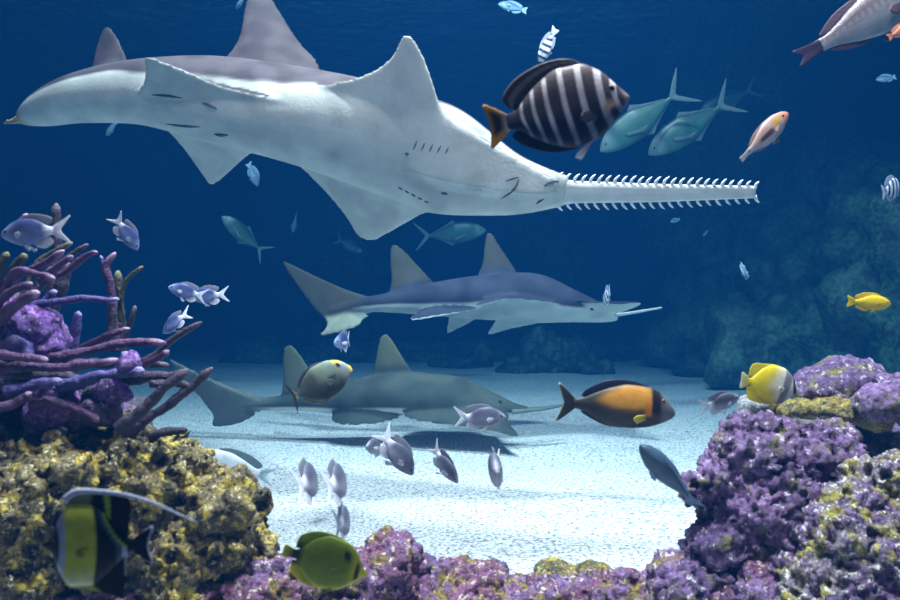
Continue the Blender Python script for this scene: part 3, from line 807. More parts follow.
slit(rootA, oA, bvA, [(214, 134), (221, 135), (228, 135)], .009, 'skin_mark')

# --- the middle one, in profile
axB = Axis([(330, 311, 6.05), (368, 304, 6.0), (430, 300, 6.0), (480, 299, 6.0), (530, 300, 6.0), (575, 308, 5.97), (605, 315, 5.95), (618, 317, 5.94)], 16)
B = axB
finsB = [
    (B.sag([(385, 303), (365, 304), (350, 307), (345, 309)]), B.sag([(365, 295), (345, 289), (320, 279), (295, 266), (281, 260), (287, 272), (298, 288), (312, 307), (326, 321), (326, 328), (318, 337), (338, 333), (355, 328), (367, 318), (374, 310)]), B.l, .09, .014),
    (B.sag([(385, 302), (410, 300), (440, 298)]), B.sag([(387, 297), (391, 282), (390, 264), (390, 248), (395, 244), (404, 250), (418, 265), (435, 283)]), B.l, .10, .012),
    (B.sag([(475, 298), (495, 297), (522, 298)]), B.sag([(474, 280), (482, 264), (484, 246), (487, 232), (492, 233), (502, 249), (518, 272)]), B.l, .11, .012),
    (B.loc([(485, .12, -.03), (505, .14, -.03), (535, .15, -.03), (556, .12, -.03)]), B.loc([(476, .34, -.12), (473, .40, -.16), (480, .42, -.16), (508, .36, -.10), (560, .18, -.04)]), B.d, .09, .014),
    (B.loc([(500, -.1), (530, -.12), (562, -.1)]), B.loc([(497, -.3, -.11), (490, -.52, -.14), (496, -.54, -.14), (515, -.44, -.12), (545, -.3, -.08), (566, -.16)]), B.d, .10, .014),
    (B.loc([(450, -.05), (470, -.06), (490, -.07)]), B.loc([(448, -.2, -.13), (446, -.36, -.17), (452, -.36, -.165), (484, -.16, -.09)]), B.d, .07, .012),
    (B.loc([(425, .05, -.08), (450, .07, -.08), (480, .09, -.08)]), B.loc([(410, .10, -.15), (412, .16, -.19), (420, .20, -.20), (474, .16, -.13)]), B.d, .06, .014),
    (B.loc([(570, .1), (590, .09), (604, .05)]), B.loc([(572, .2), (600, .32, .0), (629, .42, .0), (622, .20), (612, .04)]), B.d, .07, .012),
]
secB = [(328, .02, .045, .04), (368, .06, .055, .06), (430, .13, .125, .115), (480, .19, .175, .15), (530, .22, .20, .165), (575, .19, .115, .10), (605, .11, .055, .05), (618, .05, .025, .025)]
def pigB(px, q, t, nd, co):
    nz = np.array([noise.noise(V(p) * 7) for p in co.tolist()])
    edge = .78 - .1 * npst(560, 600, px)
    m = npst(-.09, .09, nd * .5 + .55 * np.clip(q, -1.4, 1.4) + edge * .7 + .05 * nz - .02)
    fin = (npst(1.15, 1.5, q) + (1 - npst(345, 372, px)) * (1 - npst(-2.6, -1.6, -q) * 0)).clip(0, 1)
    low = npst(.5, 1.6, -q) * (1 - npst(350, 375, px))
    belly = mix3((.55, .57, .53), (.47, .5, .47), npst(-.2, .5, nz))
    back = mix3((.045, .046, .07), (.03, .031, .048), npst(-.3, .4, nz))
    back = back * (1 - fin[:, None]) + np.array((.06, .054, .04)) * fin[:, None]
    m = np.maximum(m, (1 - npst(345, 372, px)))
    c = belly * (1 - m[:, None]) + back * m[:, None]
    return c * (1 - low[:, None]) + np.array((.42, .40, .30)) * low[:, None]
rootB, bvB, oB = make_sawfish('sawfish', B, secB, finsB, .0105, pigB, 'grey sawfish in profile in mid water below the huge one')
add_saw(rootB, oB, B.fro([(604, 315.5), (630, 312.2), (662, 307.2)]), B.fro([(604, 317.8), (630, 314.0), (662, 308.1)]), .018, B.d, 0, 0, .02, .5)
shark_eye(rootB, oB, bvB, 592, 309, .016)

# --- the one lying just above the sand
axC = Axis([(235, 405, 5.75), (262, 404, 5.7), (300, 402, 5.65), (340, 400, 5.6), (400, 397, 5.55), (450, 400, 5.5), (490, 405, 5.45), (515, 409, 5.42), (528, 410, 5.4)], -6)
C_ = axC
finsC = [
    (C_.sag([(285, 402), (262, 404), (245, 407), (238, 409)]), C_.sag([(268, 400), (245, 394), (215, 382), (190, 371), (167, 357), (178, 372), (192, 389), (207, 407), (213, 418), (211, 427), (235, 425), (252, 418), (264, 409)]), C_.l, .08, .014),
    (C_.sag([(280, 402), (300, 401), (325, 400)]), C_.sag([(281, 397), (283, 376), (283, 352), (288, 344), (297, 350), (308, 366), (322, 388)]), C_.l, .09, .012),
    (C_.sag([(360, 398), (390, 397), (420, 397)]), C_.sag([(358, 384), (371, 377), (376, 356), (380, 337), (386, 333), (394, 342), (404, 358), (416, 376)]), C_.l, .10, .012),
    (C_.loc([(402, .1), (440, .14), (475, .12), (500, .08)]), C_.loc([(404, .22, -.09), (420, .27, -.10), (450, .30, -.10), (490, .34, -.095), (511, .38, -.095), (515, .34, -.085), (508, .22, -.06), (508, .12)]), C_.d, .10, .014),
    (C_.loc([(402, -.1), (440, -.14), (500, -.08)]), C_.loc([(400, -.3, -.1), (430, -.5, -.17), (480, -.5, -.17), (505, -.2)]), C_.d, .10, .014),
    (C_.loc([(335, .06), (370, .09), (405, .1)]), C_.loc([(333, .14, -.10), (338, .19, -.12), (352, .22, -.13), (380, .22, -.13), (408, .16, -.10)]), C_.d, .07, .012),
]
secC = [(233, .02, .045, .03), (262, .05, .045, .045), (300, .085, .07, .06), (340, .14, .12, .095), (400, .2, .175, .12), (450, .21, .165, .11), (490, .15, .085, .07), (515, .08, .035, .03), (528, .05, .02, .02)]
def pigC(px, q, t, nd, co):
    nz = np.array([noise.noise(V(p) * 7) for p in co.tolist()])
    m = npst(-.1, .1, nd * .6 + .3 * np.clip(q, -1.2, 1.2) + .3 + .05 * nz)
    fin = npst(1.15, 1.5, q)
    belly = mix3((.55, .57, .53), (.45, .5, .46), npst(-.2, .5, nz))
    back = mix3((.06, .072, .06), (.04, .05, .043), npst(-.3, .4, nz))
    back = back * (1 - fin[:, None]) + np.array((.11, .115, .072)) * fin[:, None]
    ta = 1 - npst(250, 280, px)
    back = back * (1 - ta[:, None]) + np.array((.13, .14, .12)) * ta[:, None]
    m = np.maximum(m, ta)
    return belly * (1 - m[:, None]) + back * m[:, None]
rootC, bvC, oC = make_sawfish('sawfish', C_, secC, finsC, .0105, pigC, 'olive grey sawfish gliding low over the white sand')
add_saw(rootC, oC, C_.fro([(512, 409.3), (545, 407), (565, 404)]), C_.fro([(512, 413), (545, 409.6), (565, 405.6)]), .03, C_.d, 0, 0, .02, .5, mat='saw_dark')
shark_eye(rootC, oC, bvC, 500, 402, .015)
# ------------------------------------------------------------------ reef rock and coral
def make_rock(name, blobs, voxel, mat, disp, label=None, cat=None, group=None, parent=None, kind=None, seed=0, floor=None):
    """blobs = (x, y, z, rx, ry, rz) grown together, then roughened at several scales"""
    verts, faces = [], []
    for (x, y, z, rx, ry, rz) in blobs:
        v, f = ball((0, 0, 0), 1, 28, 18)
        o = len(verts)
        verts += [V((x + p.x * rx, y + p.y * ry, z + p.z * rz)) for p in v]
        faces += [tuple(q + o for q in p) for p in f]
    me = bpy.data.meshes.new('tmp'); me.from_pydata([tuple(v) for v in verts], [], faces)
    ob = bpy.data.objects.new('tmp', me); COL.objects.link(ob)
    md = ob.modifiers.new('r', 'REMESH'); md.mode = 'VOXEL'; md.voxel_size = voxel
    sm = ob.modifiers.new('s', 'SMOOTH'); sm.iterations = 6
    dg = bpy.context.evaluated_depsgraph_get(); dg.update()
    me2 = bpy.data.meshes.new_from_object(ob.evaluated_get(dg))
    bpy.data.objects.remove(ob)
    nv = len(me2.vertices)
    off = V((seed * 3.7, seed * 1.9, seed * 5.3))
    for step, (amp, fr, typ) in enumerate(disp):
        me2.update()
        nrm = [n.vector.copy() for n in me2.vertex_normals]
        for i, v in enumerate(me2.vertices):
            p = (v.co + off) * fr
            if typ == 'f': h = noise.fractal(p, 1.0, 2.1, 4)
            elif typ == 'k':   # knobs
                dd, _ = noise.voronoi(p); h = .55 - dd[0]
            elif typ == 'p':   # pits
                dd, _ = noise.voronoi(p); h = -max(0, .42 - dd[0]) * 2
            else: h = noise.noise(p)
            v.co += nrm[i] * (amp * h)
    if floor is not None:
        for v in me2.vertices:
            if v.co.z < floor: v.co.z = floor
    me2.polygons.foreach_set('use_smooth', [True] * len(me2.polygons))
    me2.materials.clear(); me2.materials.append(mat)
    o = bpy.data.objects.new(name, me2); COL.objects.link(o)
    if parent: o.parent = parent
    return tag(o, label, cat, group, kind)

def blob(px, py, r, Y, ry=None, rz=None, rx=None):
    """a lump whose middle stands at (px, py) in view at distance Y, r in pixels there"""
    c = P(px, py, Y); k = Y / F
    return (c.x, c.y, c.z, (rx or r) * k, (ry or r) * k, (rz or r) * k)

DISP = [(.05, 5, 'f'), (.03, 13, 'k'), (.026, 30, 'k'), (.02, 62, 'k'), (.03, 24, 'p')]
# the ledge along the very front, resting on the sand
ledge = []
for px, top, r, Y in ((-70, 556, 60, 1.95), (5, 570, 55, 1.95), (70, 572, 50, 1.95), (130, 560, 50, 2.0), (195, 556, 55, 2.0), (255, 562, 50, 2.0), (310, 560, 45, 2.05), (350, 548, 40, 2.05), (385, 537, 36, 2.1), (430, 575, 45, 2.15), (480, 578, 45, 2.15), (535, 580, 45, 2.15), (590, 580, 45, 2.15), (640, 572, 50, 2.1), (690, 560, 55, 2.05), (740, 560, 60, 2.0)):
    ledge.append(blob(px, top + r, r, Y, r * 1.1))
    c = P(px, 600, Y); ledge.append((c.x, c.y - .02, .10, .16, .18, .16))
make_rock('reef_ledge', ledge, .0085, M['rock_pink'], DISP, 'low pink and purple reef ledge along the bottom edge of view', 'rock', seed=1, floor=-.02)

# olive and yellow crusted boulder at left
left = [blob(55, 520, 80, 1.95), blob(-30, 530, 85, 1.95), blob(20, 500, 45, 1.95), blob(118, 475, 50, 2.05), blob(160, 500, 62, 2.05), blob(215, 528, 46, 2.0), blob(205, 508, 36, 2.02), blob(228, 545, 32, 2.0), blob(100, 540, 70, 2.0), blob(180, 560, 60, 2.0), blob(60, 640, 110, 2.1), blob(190, 640, 85, 2.1), blob(-60, 640, 100, 2.1), blob(0, 800, 130, 2.2), blob(170, 780, 110, 2.2, 90)]
make_rock('boulder', left, .0075, M['rock_olive'], [(.05, 5, 'f'), (.055, 12, 'k'), (.04, 26, 'k'), (.022, 55, 'k'), (.05, 20, 'p')], 'olive and yellow crusted boulder below the staghorn coral', 'rock', seed=2, floor=-.02)

# big purple boulder at right and its mottled neighbour
right = [blob(785, 464, 54, 2.15), blob(752, 456, 38, 2.1), blob(724, 484, 34, 2.1), blob(699, 488, 22, 2.05), blob(812, 456, 46, 2.15), blob(765, 520, 68, 2.1), blob(728, 545, 40, 2.05), blob(708, 604, 42, 2.0), blob(800, 560, 90, 2.1), blob(760, 640, 100, 2.1), blob(800, 760, 130, 2.2)]
make_rock('boulder', right, .007, M['rock_purple'], [(.05, 4, 'f'), (.03, 11, 'k'), (.026, 30, 'k'), (.02, 62, 'k'), (.03, 24, 'p')], 'large purple crusted boulder at right beside the bright sand', 'rock', seed=3, floor=-.02)
mixr = [blob(890, 508, 56, 1.95), blob(850, 545, 58, 1.93), blob(910, 580, 88, 1.9), blob(840, 610, 75, 1.9), blob(955, 518, 70, 1.95), blob(880, 720, 130, 1.95)]
make_rock('boulder', mixr, .007, M['rock_mixed'], [(.04, 5, 'f'), (.03, 12, 'k'), (.028, 28, 'k'), (.022, 58, 'k'), (.035, 22, 'p')], 'mottled white, yellow and purple boulder filling the bottom right corner', 'rock', seed=4, floor=-.02)
upr = [blob(838, 386, 24, 2.5, 40, 25, 46), blob(865, 390, 24, 2.5, 36), blob(812, 390, 20, 2.5, 36)]
make_rock('boulder', upr, .009, M['rock_purple'], [(.03, 6, 'f'), (.025, 14, 'k'), (.016, 32, 'k')], 'flat purple topped rock right of the yellow butterflyfish', 'rock', seed=5)
yel = [blob(800, 411, 14, 2.4, 25, 11, 24), blob(838, 410, 15, 2.4, 25, 13, 30), blob(868, 412, 14, 2.4, 25, 15, 20)]
make_rock('boulder', yel, .008, M['rock_yellow'], [(.02, 8, 'f'), (.018, 20, 'k'), (.01, 40, 'k')], 'yellow crusted slab wedged under the flat purple topped rock', 'rock', seed=6)
edg = [blob(880, 402, 14, 2.3, 30, 14, 22), blob(905, 396, 22, 2.3, 30), blob(945, 405, 40, 2.3)]
make_rock('boulder', edg, .008, M['rock_purple'], [(.02, 6, 'f'), (.022, 14, 'k'), (.016, 30, 'k')], 'dark purple rock at right edge over a black hollow', 'rock', seed=7)
make_rock('boulder', [blob(880, 450, 34, 2.55), blob(930, 450, 50, 2.55), blob(830, 440, 24, 2.55), blob(890, 560, 100, 2.7)], .012, M['rock_dark'], [(.03, 6, 'f'), (.03, 14, 'k')], 'rock coloured dark for the shade in the hollow at right edge', 'rock', seed=18)  # dark lump set behind; its colour stands for the shade in the hollow
make_rock('boulder', [blob(760, 404, 12, 2.45, 20, 9, 20), blob(750, 412, 12, 2.45)], .008, M['rock_grey'], [(.015, 10, 'f'), (.012, 24, 'k')], 'small grey lump under the yellow butterflyfish', 'rock', seed=8)
for i, (px, py, r, Y, mt, lab) in enumerate(((498, 566, 9, 2.6, 'rock_purple', 'small purple stone on the sand, centre left of the low stones'), (553, 573, 18, 2.45, 'rock_olive', 'olive stone with yellow specks at the sand edge, left of its twin'), (590, 573, 17, 2.45, 'rock_yellow', 'yellowish stone at the sand edge near bottom centre'), (425, 559, 8, 2.7, 'rock_purple', 'purple pebble on sand right of the rock bump'))):
    make_rock('stone', [blob(px, py, r, Y, r, r * .7), blob(px + r * .6, py + 3, r * .7, Y)], .006, M[mt], [(.015, 12, 'f'), (.014, 26, 'k')], lab, 'stone', 'small stones at the sand edge', seed=20 + i)

# dark reef under the staghorn, and the violet crust coral
base = [blob(20, 405, 55, 2.25), blob(80, 412, 45, 2.2), blob(-30, 380, 60, 2.3), blob(115, 425, 30, 2.2), blob(0, 340, 40, 2.4), blob(40, 520, 100, 2.45), blob(-20, 700, 120, 2.5)]
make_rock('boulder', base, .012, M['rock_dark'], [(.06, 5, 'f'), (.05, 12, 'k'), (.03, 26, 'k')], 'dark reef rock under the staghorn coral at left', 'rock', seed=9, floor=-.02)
for i, (px, py, r, Y, mt, lab) in enumerate(((32, 335, 32, 2.1, 'coral_violet', 'rounded violet crust coral amid the staghorn branches'), (128, 366, 11, 2.0, 'coral_violet', 'small violet coral knob between two long staghorn branches'), (98, 408, 24, 2.02, 'rock_dark', 'dark violet coral lump at the root of the slanting branches'), (55, 402, 22, 2.0, 'coral_violet', 'violet coral lump under the lowest horizontal branches'), (14, 318, 18, 2.05, 'coral_violet', 'small violet crust coral at left edge above the rounded one'), (16, 352, 14, 2.0, 'stag_blue', 'blue coral lump at left edge beside the violet crust coral'), (113, 390, 12, 2.0, 'coral_violet', 'small violet lump above the dark coral lump'))):
    make_rock('crust_coral', [blob(px, py, r, Y), blob(px - r * .6, py + r * .5, r * .75, Y), blob(px + r * .5, py + r * .35, r * .7, Y)], .008, M[mt], [(.02, 8, 'f'), (.025, 17, 'k'), (.014, 34, 'k')], lab, 'coral', seed=30 + i)

def branch(root, pts, r, Y, mt, dy=.0, tipc=.85, org=None):
    pts3 = [P(x, y, Y + dy * i / max(1, len(pts) - 1)) for i, (x, y) in enumerate(pts)]
    n = max(14, int(sum((a - b).length for a, b in zip(pts3, pts3[1:])) / .006))
    path = resample(pts3, n)
    k = Y / F * .86
    rad = []
    for i, p in enumerate(path):
        t = i / n
        q = r * k * (1.12 - .38 * t)
        if t > .9: q *= math.sqrt(max(.04, 1 - ((t - .9) / .1) ** 2 * .92))
        rad.append(q * (1 + .22 * noise.noise(p * 28)))
    jit = [p + V((noise.noise(p * 14), noise.noise(p * 14 + V((9, 0, 0))), noise.noise(p * 14 + V((0, 9, 0))))) * (.006) for p in path]
    v, f = tube(jit, rad, 14)
    v2 = []
    for q in v:
        c = jit[min(range(0, n + 1), key=lambda i: (jit[i] - q).length_squared)]
        dd = q - c
        v2.append(c + dd * (1 + .25 * noise.noise(q * 70)) - root.location)
    cols = []
    m = 14
    for i in range(n + 1):
        e = sst(.86, 1, i / n) * tipc
        cols += [(e, e, e)] * m
    cols += [(0, 0, 0), (tipc, tipc, tipc)]
    return mk('branch', v2, f, M[mt], root, cols)

def colony(label, loc, branches):
    root = empty('staghorn_coral', loc); tag(root, label, 'coral', 'staghorn corals at left')
    for pts, r, Y, mt, dy in branches: branch(root, pts, r, Y, mt, dy)
    return root
colony('upper staghorn coral with short pink stubs pointing right', P(20, 330, 2.25), [
    ([(-10, 300), (10, 280), (35, 267), (64, 249)], 5, 2.1, 'stag_pink', -.1), ([(5, 300), (15, 272), (35, 275), (54, 279)], 4.5, 2.0, 'stag_pink', -.05),
    ([(30, 300), (62, 262), (80, 248), (88, 244)], 4, 2.2, 'stag_dark', 0), ([(40, 280), (60, 264), (73, 256)], 4, 2.15, 'stag_pink', -.05), ([(60, 275), (84, 256), (98, 253)], 4, 2.2, 'stag_pink', -.05),
    ([(-5, 310), (10, 292), (32, 284)], 5, 2.0, 'stag_pink', -.05), ([(0, 320), (20, 302), (38, 293)], 7, 2.0, 'stag_pink', -.08), ([(-8, 290), (0, 268), (9, 252)], 5, 2.05, 'stag_green', 0), ([(8, 290), (14, 268), (26, 255)], 6, 2.1, 'stag_green', -.04),
    ([(52, 300), (56, 255), (57, 228), (56, 203)], 6, 2.4, 'stag_dark', 0), ([(10, 240), (20, 224), (27, 214)], 4, 2.15, 'stag_pink', 0), ([(20, 300), (40, 262), (66, 246), (72, 243)], 4, 2.3, 'stag_green', 0),
    ([(40, 330), (58, 295), (68, 262)], 9, 2.35, 'stag_dark', 0), ([(20, 310), (40, 285), (55, 268)], 8, 2.3, 'stag_dark', 0), ([(30, 320), (50, 295), (58, 290)], 5, 2.1, 'stag_blue', 0)])
colony('upright staghorn coral with a pale forked tip', P(115, 355, 2.3), [
    ([(116, 352), (113, 320), (110, 282), (107, 264), (115, 252)], 5.5, 2.2, 'stag_pink', 0), ([(109, 285), (104, 264), (100, 255)], 2.5, 2.2, 'stag_blue', 0), ([(122, 350), (120, 310), (118, 270)], 5.5, 2.28, 'stag_green', 0),
    ([(119, 300), (128, 278), (143, 267)], 3, 2.26, 'stag_green', 0), ([(112, 345), (113, 320), (114, 300)], 5, 2.15, 'stag_dark', 0), ([(122, 345), (131, 322), (135, 305)], 3.5, 2.2, 'stag_dark', 0), ([(72, 350), (76, 330), (80, 312)], 6, 2.2, 'stag_blue', 0)])
colony('lower staghorn coral with long branches sweeping right over the sand', P(40, 385, 2.2), [
    ([(30, 304), (55, 302), (90, 299), (119, 299)], 4.5, 2.1, 'stag_blue', -.02), ([(60, 362), (85, 347), (108, 335), (131, 327)], 4.5, 2.1, 'stag_pink', 0),
    ([(20, 362), (50, 358), (82, 352), (120, 345), (166, 343)], 5.5, 2.05, 'stag_pink', 0), ([(-15, 366), (30, 367), (70, 367), (117, 359)], 6, 1.95, 'stag_pink', 0), ([(-15, 352), (10, 356), (48, 360)], 5.5, 1.93, 'stag_pink', 0),
    ([(60, 388), (85, 382), (112, 374), (144, 370)], 7.5, 1.98, 'stag_blue', 0), ([(120, 380), (150, 376), (172, 376), (185, 371)], 6.5, 2.02, 'stag_dark', 0), ([(130, 372), (150, 358), (173, 340), (201, 321)], 4.5, 2.08, 'stag_dark', 0),
    ([(130, 375), (148, 363), (169, 350)], 5, 2.06, 'stag_pink', 0), ([(118, 430), (138, 412), (160, 393), (186, 369)], 7, 1.93, 'stag_dark', 0), ([(125, 440), (150, 418), (182, 395), (214, 367)], 6, 2.0, 'stag_dark', 0), ([(150, 384), (175, 384), (196, 388)], 4.5, 2.0, 'stag_dark', 0),
    ([(5, 392), (30, 386), (62, 380)], 6.5, 1.93, 'stag_blue', 0), ([(0, 408), (15, 402), (32, 392)], 6, 1.9, 'stag_pink', 0), ([(116, 376), (122, 362), (127, 352)], 6.5, 2.0, 'stag_blue', 0), ([(40, 372), (90, 364), (130, 362), (168, 365)], 6, 2.15, 'stag_dark', 0),
    ([(30, 405), (50, 402), (85, 412), (100, 420)], 6, 1.95, 'stag_pink', 0), ([(0, 372), (40, 376), (80, 376)], 6, 2.02, 'stag_dark', 0)])
fing = empty('finger_coral', P(145, 445, 2.15)); tag(fing, 'short brown coral finger leaning over the olive boulder', 'coral')
branch(fing, [(140, 447), (155, 437), (172, 431), (188, 430)], 6, 2.1, 'stag_dark', 0, .3)

# ------------------------------------------------------------------ far rocks
far = [(P(720, 300, 12).x, 12.2, 1.0, .8, .9, 2.2), (P(735, 200, 12).x, 12.6, 3.0, 1.0, .9, 3.0), (P(800, 300, 11).x, 11.2, 1.0, 1.5, 1.0, 1.7), (P(860, 250, 10.5).x, 10.5, 1.2, 1.6, 1.2, 1.75), (P(930, 250, 9.5).x, 9.5, 1.2, 1.6, 1.6, 1.75), (P(760, 365, 10.5).x, 10.4, .3, 1.3, .7, .7), (P(840, 360, 9.5).x, 9.2, .4, 1.6, .8, .9), (P(1000, 280, 8).x, 8.0, 1.0, 1.5, 2.0, 1.6), (P(700, 350, 12).x, 12, .3, .6, .6, .6)]
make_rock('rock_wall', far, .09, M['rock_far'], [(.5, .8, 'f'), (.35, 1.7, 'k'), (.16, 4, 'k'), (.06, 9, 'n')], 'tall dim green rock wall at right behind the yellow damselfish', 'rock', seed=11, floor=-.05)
cen = [(P(545, 345, 11).x, 11, .2, .42, .35, .38), (P(572, 350, 11).x, 11, .15, .3, .35, .3), (P(520, 362, 11).x, 10.9, .05, .22, .3, .2), (P(590, 365, 11).x, 10.8, .05, .28, .25, .15)]
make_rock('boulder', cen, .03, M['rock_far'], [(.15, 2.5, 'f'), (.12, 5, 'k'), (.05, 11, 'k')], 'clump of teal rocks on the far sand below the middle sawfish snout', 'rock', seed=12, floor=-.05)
for i, (px, w, Y, h, lab) in enumerate(((545, .7, 15.6, 3.2, 'dim blue rock pillar above the middle sawfish'), (350, .6, 15.6, 3.2, 'faint rock pillar behind the big sawfish pectoral fin'))):
    x = P(px, 300, Y).x
    make_rock('rock_pillar', [(x, Y, .4, w * 1.2, .6, .8), (x, Y, 1.4, w, .5, 1.0), (x - .1, Y, 2.2, w * .7, .5, h - 2.0)], .06, M['rock_far'], [(.3, 1.2, 'f'), (.25, 2.5, 'k'), (.1, 6, 'k')], lab, 'rock', 'far rock pillars', seed=13 + i, floor=-.05)
low = [(P(px, 350, 13).x, 13.2 + .2 * math.sin(px), .02, .7, .45, .26 + .08 * math.sin(px * .7)) for px in range(262, 490, 32)]
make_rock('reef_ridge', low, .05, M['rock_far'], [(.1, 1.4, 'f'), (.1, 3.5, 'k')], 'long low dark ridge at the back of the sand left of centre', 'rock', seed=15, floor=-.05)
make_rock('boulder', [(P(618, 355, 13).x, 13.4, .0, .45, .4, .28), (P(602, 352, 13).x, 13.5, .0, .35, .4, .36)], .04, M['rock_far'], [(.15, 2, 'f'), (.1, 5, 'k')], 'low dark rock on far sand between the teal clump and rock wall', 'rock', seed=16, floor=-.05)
# a resting ray far back, built as a rock lump
make_rock('boulder', [(P(458, 362, 12.2).x, 12.0, .05, .4, .25, .14), (P(480, 352, 12.2).x, 12.0, .12, .2, .2, .24)], .03, M['rock_far'], [(.1, 3, 'f')], 'dark ray shape built as a rock, on the far sand under the middle sawfish', 'rock', seed=17, floor=-.05)

# ------------------------------------------------------------------ setting
def grid(name, x0, x1, y0, y1, nx, ny, zf, mat):
    verts = [(lerp(x0, x1, i / nx), lerp(y0, y1, j / ny), 0) for j in range(ny + 1) for i in range(nx + 1)]
    verts = [(x, y, zf(x, y)) for x, y, _ in verts]
    W = nx + 1
    faces = [(j * W + i, j * W + i + 1, (j + 1) * W + i + 1, (j + 1) * W + i) for j in range(ny) for i in range(nx)]
    return tag(mk(name, verts, faces, mat), kind='structure')

m, nt, b, L = new_mat('white_sand')
n1 = noise_node(nt, 60, 5, .75); n2 = noise_node(nt, 1.2, 4); n3 = noise_node(nt, 38, 3, .6)
c1 = ramp(nt, n1.outputs['Fac'], [(.40, (.12, .115, .125)), (.49, (.56, .54, .545)), (.57, (.71, .69, .68))])
c2 = ramp(nt, n2.outputs['Fac'], [(.3, (.88, .88, .9)), (.7, (1, 1, 1))])
L(mixrgb(nt, 1.0, c1.outputs['Color'], c2.outputs['Color'], 'MULTIPLY'), b.inputs['Base Color'])
b.inputs['Roughness'].default_value = .9; b.inputs['Specular IOR Level'].default_value = .15
bump(nt, b, n3.outputs['Fac'], .5, .02)
def sand(x, y):
    p = V((x, y, 0))
    return .03 * noise.noise(p * .7) + .012 * noise.noise(p * 2.6) + .006 * noise.noise(p * 7)
grid('floor', -11, 11, .3, 18, 260, 240, sand, m)

m, nt, b, L = new_mat('blue_tank_wall')
n1 = noise_node(nt, .8, 5)
c1 = ramp(nt, n1.outputs['Fac'], [(.3, (.012, .05, .12)), (.7, (.03, .09, .2))])
L(c1.outputs['Color'], b.inputs['Base Color']); b.inputs['Roughness'].default_value = .8
bump(nt, b, noise_node(nt, 3, 5).outputs['Fac'], .5, .05)
def wall(name, x0, y0, x1, y1):
    h0, h1 = -.2, 6.0
    n = V((y1 - y0, -(x1 - x0), 0)).normalized() * .15
    a, c = V((x0, y0, 0)), V((x1, y1, 0))
    vs = [V((p.x, p.y, z)) + q for q in (V((0, 0, 0)), -n) for z in (h0, h1) for p in (a, c)]
    fs = [(0, 1, 3, 2), (5, 4, 6, 7), (0, 4, 5, 1), (2, 3, 7, 6), (0, 2, 6, 4), (1, 5, 7, 3)]
    tag(mk(name, vs, fs, m, smooth=False), kind='structure')
wall('wall_back', -10.8, 17.3, 10.8, 17.3); wall('wall_left', -10.8, .4, -10.8, 17.3); wall('wall_right', 10.8, 17.3, 10.8, .4)

m2, nt, b, L = new_mat('water_surface')
out = nt.nodes['Material Output']
nt.nodes.remove(b)
g = nt.nodes.new('ShaderNodeBsdfGlossy'); g.inputs['Color'].default_value = (.75, .85, .95, 1); g.inputs['Roughness'].default_value = .06
tr = nt.nodes.new('ShaderNodeBsdfTransparent'); tr.inputs['Color'].default_value = (.95, .98, 1, 1)
mx = nt.nodes.new('ShaderNodeMixShader'); mx.inputs[0].default_value = .5
nn = noise_node(nt, 2.2, 5, .6); bp = nt.nodes.new('ShaderNodeBump'); bp.inputs['Strength'].default_value = 1.0; bp.inputs['Distance'].default_value = .6
L(nn.outputs['Fac'], bp.inputs['Height']); L(bp.outputs['Normal'], g.inputs['Normal'])
L(tr.outputs[0], mx.inputs[1]); L(g.outputs[0], mx.inputs[2]); L(mx.outputs[0], out.inputs['Surface'])
def waves(x, y):
    p = V((x, y, 0)); return 5.3 + .10 * noise.noise(V((x * .9, y * .9, 0))) + .04 * noise.noise(V((x * 2.4, y * 3.2, 3)))
grid('water_surface', -11, 11, .3, 18, 150, 130, waves, m2)

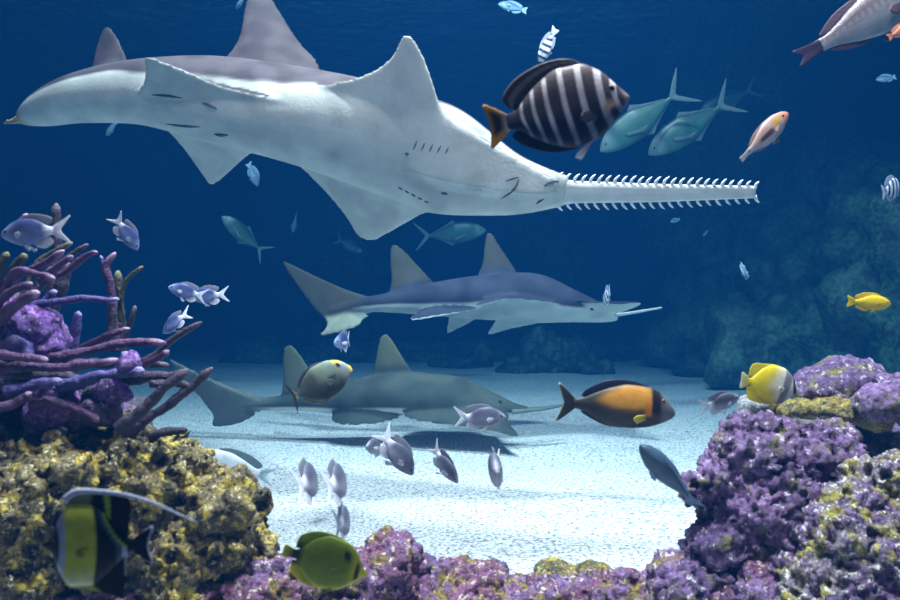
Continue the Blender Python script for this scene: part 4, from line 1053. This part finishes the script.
# ------------------------------------------------------------------ water, lamps, camera
W = bpy.data.worlds.new('water'); SC.world = W; W.use_nodes = True
nt = W.node_tree
bg = nt.nodes['Background']; bg.inputs['Color'].default_value = (.01, .03, .08, 1); bg.inputs['Strength'].default_value = 0.2
vs = nt.nodes.new('ShaderNodeVolumeScatter'); vs.inputs['Color'].default_value = (.02, .30, 1, 1); vs.inputs['Density'].default_value = .0145
va = nt.nodes.new('ShaderNodeVolumeAbsorption'); va.inputs['Color'].default_value = (.0, .58, .75, 1); va.inputs['Density'].default_value = .13
ad = nt.nodes.new('ShaderNodeAddShader')
nt.links.new(vs.outputs[0], ad.inputs[0]); nt.links.new(va.outputs[0], ad.inputs[1])
nt.links.new(ad.outputs[0], nt.nodes['World Output'].inputs['Volume'])

def area(name, loc, aim, size, power, color=(1, 1, 1), sy=None, spread=180):
    l = bpy.data.lights.new(name, 'AREA'); l.energy = power; l.color = color; l.size = size
    if sy: l.shape = 'RECTANGLE'; l.size_y = sy
    l.spread = math.radians(spread)
    o = bpy.data.objects.new(name, l); COL.objects.link(o); o.location = loc
    o.rotation_euler = (V(aim) - V(loc)).to_track_quat('-Z', 'Y').to_euler()
    return o
WARM = (1, .63, .585)
area('tank_lamp_near', (.5, 1.7, 6.6), (.3, 2.2, 0), .4, 1500, WARM, None, 135)
area('tank_lamp_mid', (0, 4.6, 6.6), (0, 4.5, 0), .7, 850, WARM, .7, 115)
area('tank_lamp_far', (1, 9.0, 6.6), (1, 8.8, 0), 1.2, 26, WARM)
area('tank_lamp_left', (-2.6, 3.0, 6.6), (-2.0, 3.0, 0), 1.0, 140, WARM)
area('belly_fill_light', (0, .6, 4.9), (0, 4.2, .9), 2.0, 60, WARM, .6, 80)  # added unseen fill that brightens the sawfish bellies from the front

cam = bpy.data.cameras.new('camera'); cam.sensor_width = 36; cam.lens = 32; cam.clip_start = .02; cam.clip_end = 200
cam.dof.use_dof = True; cam.dof.focus_distance = 4.2; cam.dof.aperture_fstop = 5.6
co_ = bpy.data.objects.new('camera', cam); COL.objects.link(co_)
co_.location = CAM; co_.rotation_euler = (math.pi / 2, 0, 0)
SC.camera = co_
SC.view_settings.view_transform = 'Standard'; SC.view_settings.look = 'None'; SC.view_settings.gamma = 1; SC.view_settings.use_curve_mapping = False
SC.view_settings.exposure = 0.55
SC.cycles.use_denoising = True
SC.cycles.volume_bounces = 1
